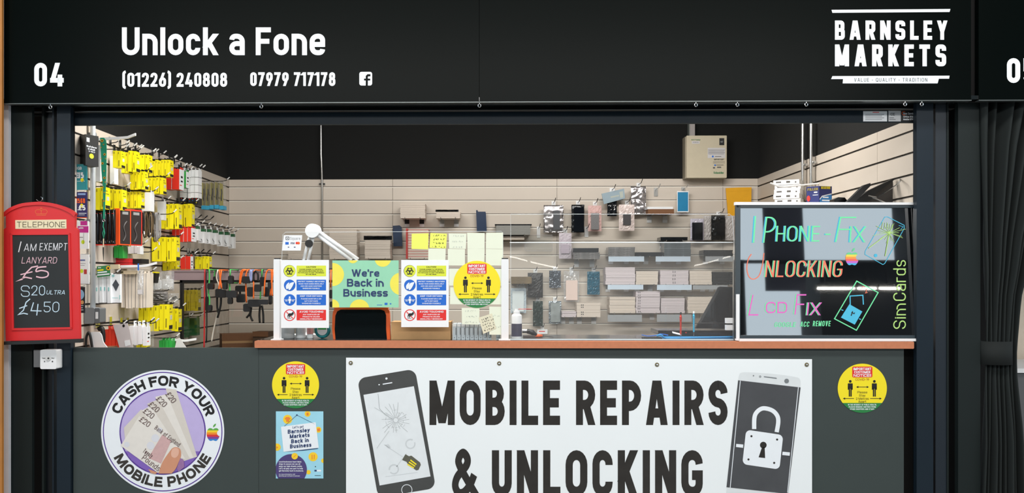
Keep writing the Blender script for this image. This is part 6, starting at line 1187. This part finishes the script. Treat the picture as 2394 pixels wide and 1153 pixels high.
# ------------------------------------------------------------------ glass partition with cables
Yg = 1.15; gpn = thing('glass_partition', 'black framed glass partition with a mauve top rail carrying cables', 'partition', (xat(600, Yg), Yg, 0)); xg0, xg1 = xat(419, Yg), xat(792, Yg)
obj('top_rail', MB().box(xat(401, Yg), xg1, Yg, Yg + .05, zat(655, Yg), zat(631.5, Yg)), M('mauve_board', (140, 122, 126), .6, var=.06, scale=60), gpn)
obj('frame_bar', MB().box(xg0, xg1, Yg + .01, Yg + .04, zat(661, Yg), zat(655, Yg)), BLACK, gpn); obj('frame_post', MB().box(xg0, xg0 + .014, Yg + .01, Yg + .04, 0, zat(655, Yg)), BLACK, gpn); obj('frame_post', MB().box(xg1 - .014, xg1, Yg + .01, Yg + .04, 0, zat(655, Yg)), BLACK, gpn)
obj('pane', MB().add([(xg0, Yg + .02, .6), (xg1, Yg + .02, .6), (xg1, Yg + .02, zat(660, Yg)), (xg0, Yg + .02, zat(660, Yg))], [(0, 1, 2, 3)]), clear('smoked_pane', (206, 206, 204), .07), gpn); obj('lower_panel', MB().box(xg0, xg1, Yg + .012, Yg + .03, 0, .6), BLACK, gpn); obj('front_ledge', MB().tube([(xat(402, Yg), Yg - .012, zat(630, Yg)), (xg1, Yg - .012, zat(630, Yg))], .002, 6), STEEL, gpn)
Q = lambda x, y: (370 + x * .2082, 610 + y * .2082)
COLS = dict(r=M('cord_red', (200, 40, 44), .5), k=CB[0], g=M('cord_green', (70, 170, 84), .5), w=M('cord_white', (212, 206, 196), .5), o=M('cord_orange', (238, 110, 36), .5), b=M('cord_blue', (150, 164, 214), .5))
PLUG = M('plug_black', (9, 9, 10), .5); PLUG2 = M('plug_slate', (18, 21, 25), .5)
CN = [0]
def cables(label, cords, blocks, tails=(), Y=None, name='cable'):
    CN[0] += 1; Y = Yg - .03 - .042 * (CN[0] % 4)
    ps_ = [Q(*c[1][0]) for c in cords]; t = thing(name, label, 'cable', U(ps_[0][0], ps_[0][1] + 60, Y), 'cables hung on the mauve rail')
    for k, (cl, pts) in enumerate(cords):
        p = [U(*Q(*q), Y - .004 * k) for q in (smooth(pts, 4) if len(pts) > 2 else pts)]
        p.insert(0, Vector((p[0].x, Yg, p[0].z))); obj('cord', MB().tube(p, .0042, 7), COLS[cl], t, True)
    for i, (x0, y0, x1, y1) in enumerate(blocks):
        gx, gy = (x1 - x0) * .05, (y1 - y0) * .05; a, b = Q(x0 - gx, y0 - gy), Q(x1 + gx, y1 + gy); yy = Y - .018 - .002 * i; obj('plug', MB().rbox(xat(a[0], yy), xat(b[0], yy), yy, yy + .03, zat(b[1], yy), zat(a[1], yy), .009), PLUG if i % 2 == 0 else PLUG2, t)
    for pts in tails: obj('tail', MB().tube([U(*Q(*q), Y) for q in smooth(pts, 4)], .006, 7), PLUG, t, True)
cables('straight red cord hanging down the glass partition', [('r', [(524, 100), (520, 300), (518, 700), (514, 985)])], [])
cables('black cord hanging beside the straight red cord', [('k', [(538, 100), (536, 300), (545, 600), (540, 920)])], [(528, 410, 560, 560)])
cables('green cord with black plugs beside the straight red and black cords', [('g', [(572, 100), (574, 200), (562, 350), (575, 420), (574, 510)])], [(552, 255, 612, 318), (555, 500, 590, 565)])
cables('short green cord with a grey metal plug', [('g', [(640, 105), (632, 140), (628, 180)])], [(615, 178, 648, 240)])
cables('long white cord trailing down the glass partition', [('w', [(668, 105), (654, 190), (676, 260), (700, 400), (690, 480), (650, 650), (620, 780), (598, 905)])], [])
cables('crossed orange cords with black plugs and tails', [('o', [(685, 105), (695, 200), (712, 312)]), ('o', [(710, 105), (692, 230), (676, 352)])], [(642, 320, 700, 410), (690, 330, 748, 412)], [[(660, 410), (662, 520), (680, 600)], [(705, 410), (700, 500), (665, 640)]])
cables('green cord with stacked black plugs in the middle of the rail', [('g', [(810, 100), (806, 180)]), ('g', [(800, 250), (804, 340), (808, 415)])], [(785, 170, 832, 255), (765, 338, 872, 412), (778, 415, 822, 485), (722, 245, 762, 318)])
cables('orange looped cords with two wide black plugs', [('o', [(975, 100), (935, 110), (918, 180), (914, 262)]), ('o', [(985, 102), (950, 120), (930, 190), (922, 262)])], [(868, 282, 975, 345), (880, 378, 960, 465)], [[(918, 345), (918, 380)]])
cables('orange cord ending in a black box at the bottom', [('o', [(1005, 100), (985, 160), (984, 300), (990, 470)])], [(942, 178, 1020, 250), (957, 488, 1030, 570)], [[(1045, 520), (1030, 590), (990, 640)], [(1040, 560), (1035, 620), (1060, 678)]])
cables('pale blue cords with a clear plug', [('b', [(1035, 105), (1030, 170), (1040, 232)]), ('b', [(1048, 105), (1050, 170), (1042, 232)])], [(1000, 300, 1060, 400), (1010, 440, 1130, 515)])
cables('orange cord through a round black loop', [('o', [(1085, 105), (1070, 150), (1072, 300), (1070, 425)])], [(1080, 270, 1140, 345), (1130, 440, 1225, 490)], [[(1075, 230), (1070, 150), (1095, 115), (1120, 150), (1120, 240)]])
cables('green cords with paired black tails', [('g', [(1165, 100), (1163, 180)]), ('g', [(1152, 280), (1148, 360), (1145, 430)])], [(1142, 185, 1188, 280), (1185, 300, 1240, 400)], [[(1145, 500), (1135, 600), (1140, 695)], [(1165, 500), (1178, 600), (1180, 700)]])
cables('orange looped cords beside the screen post', [('o', [(1262, 102), (1225, 110), (1200, 200), (1188, 400)]), ('o', [(1268, 102), (1272, 200), (1258, 395)]), ('o', [(1290, 102), (1275, 250), (1280, 395)])], [(1238, 395, 1268, 488), (1230, 240, 1262, 310)])
cables('yellow and black cords seen between the two posters', [('o', [(1940, 105), (1935, 300)])], [(1920, 330, 1950, 420), (1925, 460, 1955, 520)])
# dark low table with cardboard boxes behind the partition
Yt = 1.7; t = thing('storage_table', 'dark low table behind the glass partition holding cardboard boxes', 'table', (xat(560, Yt), 1.9, 0)); zt_ = zat(816, Yt)
obj('table_top', MB().box(xat(470, Yt), xat(760, Yt), Yt - .05, 2.2, zt_ - .03, zt_), BLACK, t)
for x in (xat(475, Yt), xat(750, Yt)):
    for y in (Yt, 2.15): obj('leg', MB().box(x, x + .03, y, y + .03, 0, zt_ - .03), BLACK, t)
R_ = Matrix.Translation((xat(545, Yt), Yt + .12, zt_)) @ Matrix.Rotation(.4, 4, 'Z'); t = thing('cardboard_box', 'brown cardboard box with pale tape behind the glass partition', 'box', R_.translation); obj('body', MB().box(-.11, .11, -.07, .07, 0, zat(783, Yt) - zt_, R_), BROWN, t); obj('tape', MB().box(-.11, .11, -.0712, -.07, .03, .045, R_), M('tape', (176, 140, 100), .4), t)
R_ = Matrix.Translation((xat(614, Yt), Yt + .03, zt_)) @ Matrix.Rotation(-.1, 4, 'Z'); t = thing('cardboard_box', 'dark brown upright cardboard box behind the glass partition', 'box', R_.translation); obj('body', MB().box(-.05, .05, -.06, .06, 0, zat(776, Yt) - zt_, R_), M('cardboard_umber', (84, 62, 46), .75), t); obj('flap', MB().box(-.05, .05, -.064, -.06, zat(776, Yt) - zt_ - .03, zat(776, Yt) - zt_ + .002, R_), BROWN, t)
# ------------------------------------------------------------------ the hall opposite, seen in the reflections
tk = thing('opposite_stall', 'dark stall block across the hall beyond the violet banner, seen only in reflections', 'stall', (6.6, -13, 0)); SDK = M('stall_dark', (34, 36, 40), .7); obj('block', MB().box(5.9, 7.75, -13.6, -12.5, 0, 3.27), SDK, tk); obj('side_block', MB().box(7.75, 10, -13.6, -12.5, 0, 4.5), SDK, tk)
tk = thing('opposite_stall', 'long dark stall row across the hall facing the phone stall, seen only in reflections', 'stall', (-1, -13, 0)); obj('block', MB().box(-8, 4.55, -13.6, -12.5, 0, 3.3), SDK, tk)
tag(obj('hanging_banner', MB().box(4.9, 5.62, -12.45, -12.42, 2.72, 4.59), M('banner_dusk', (96, 94, 104), .8)), 'dull violet banner hanging across the hall', 'banner')
LAMP = M('lamp_tube', (255, 250, 240), .5, var=0, emit=22)
rl = thing('light_rail', 'long black rail carrying strip lights across the hall', 'rail', (4, -12.25, 3.2)); obj('rail', MB().box(.1, 9.0, -12.3, -12.2, 3.2, 3.25), BLACK, rl)
for x in (.2, 8.9): obj('hanger', MB().box(x, x + .03, -12.26, -12.23, 3.25, 4.6), BLACK, rl)
for k, (x, x2) in enumerate(((.25, .62), (.66, .98), (1.02, 1.38), (3.3, 3.6), (3.65, 3.95), (4.0, 4.3), (5.75, 6.4), (6.46, 6.78), (6.84, 7.2))): t = thing('strip_light', 'strip light across the hall, %s along the black rail' % ORD[k], 'light', (x, -12.2, 2.78), 'strip lights across the hall'); obj('tube', MB().tube([(x, -12.2, 2.74), (x2, -12.2, 2.74)], .013, 10), LAMP, t); obj('housing', MB().box(x, x2, -12.26, -12.2, 2.77, 2.82), BLACK, t); obj('bracket', MB().box(x + .15, x + .165, -12.25, -12.235, 2.82, 3.2), BLACK, t)
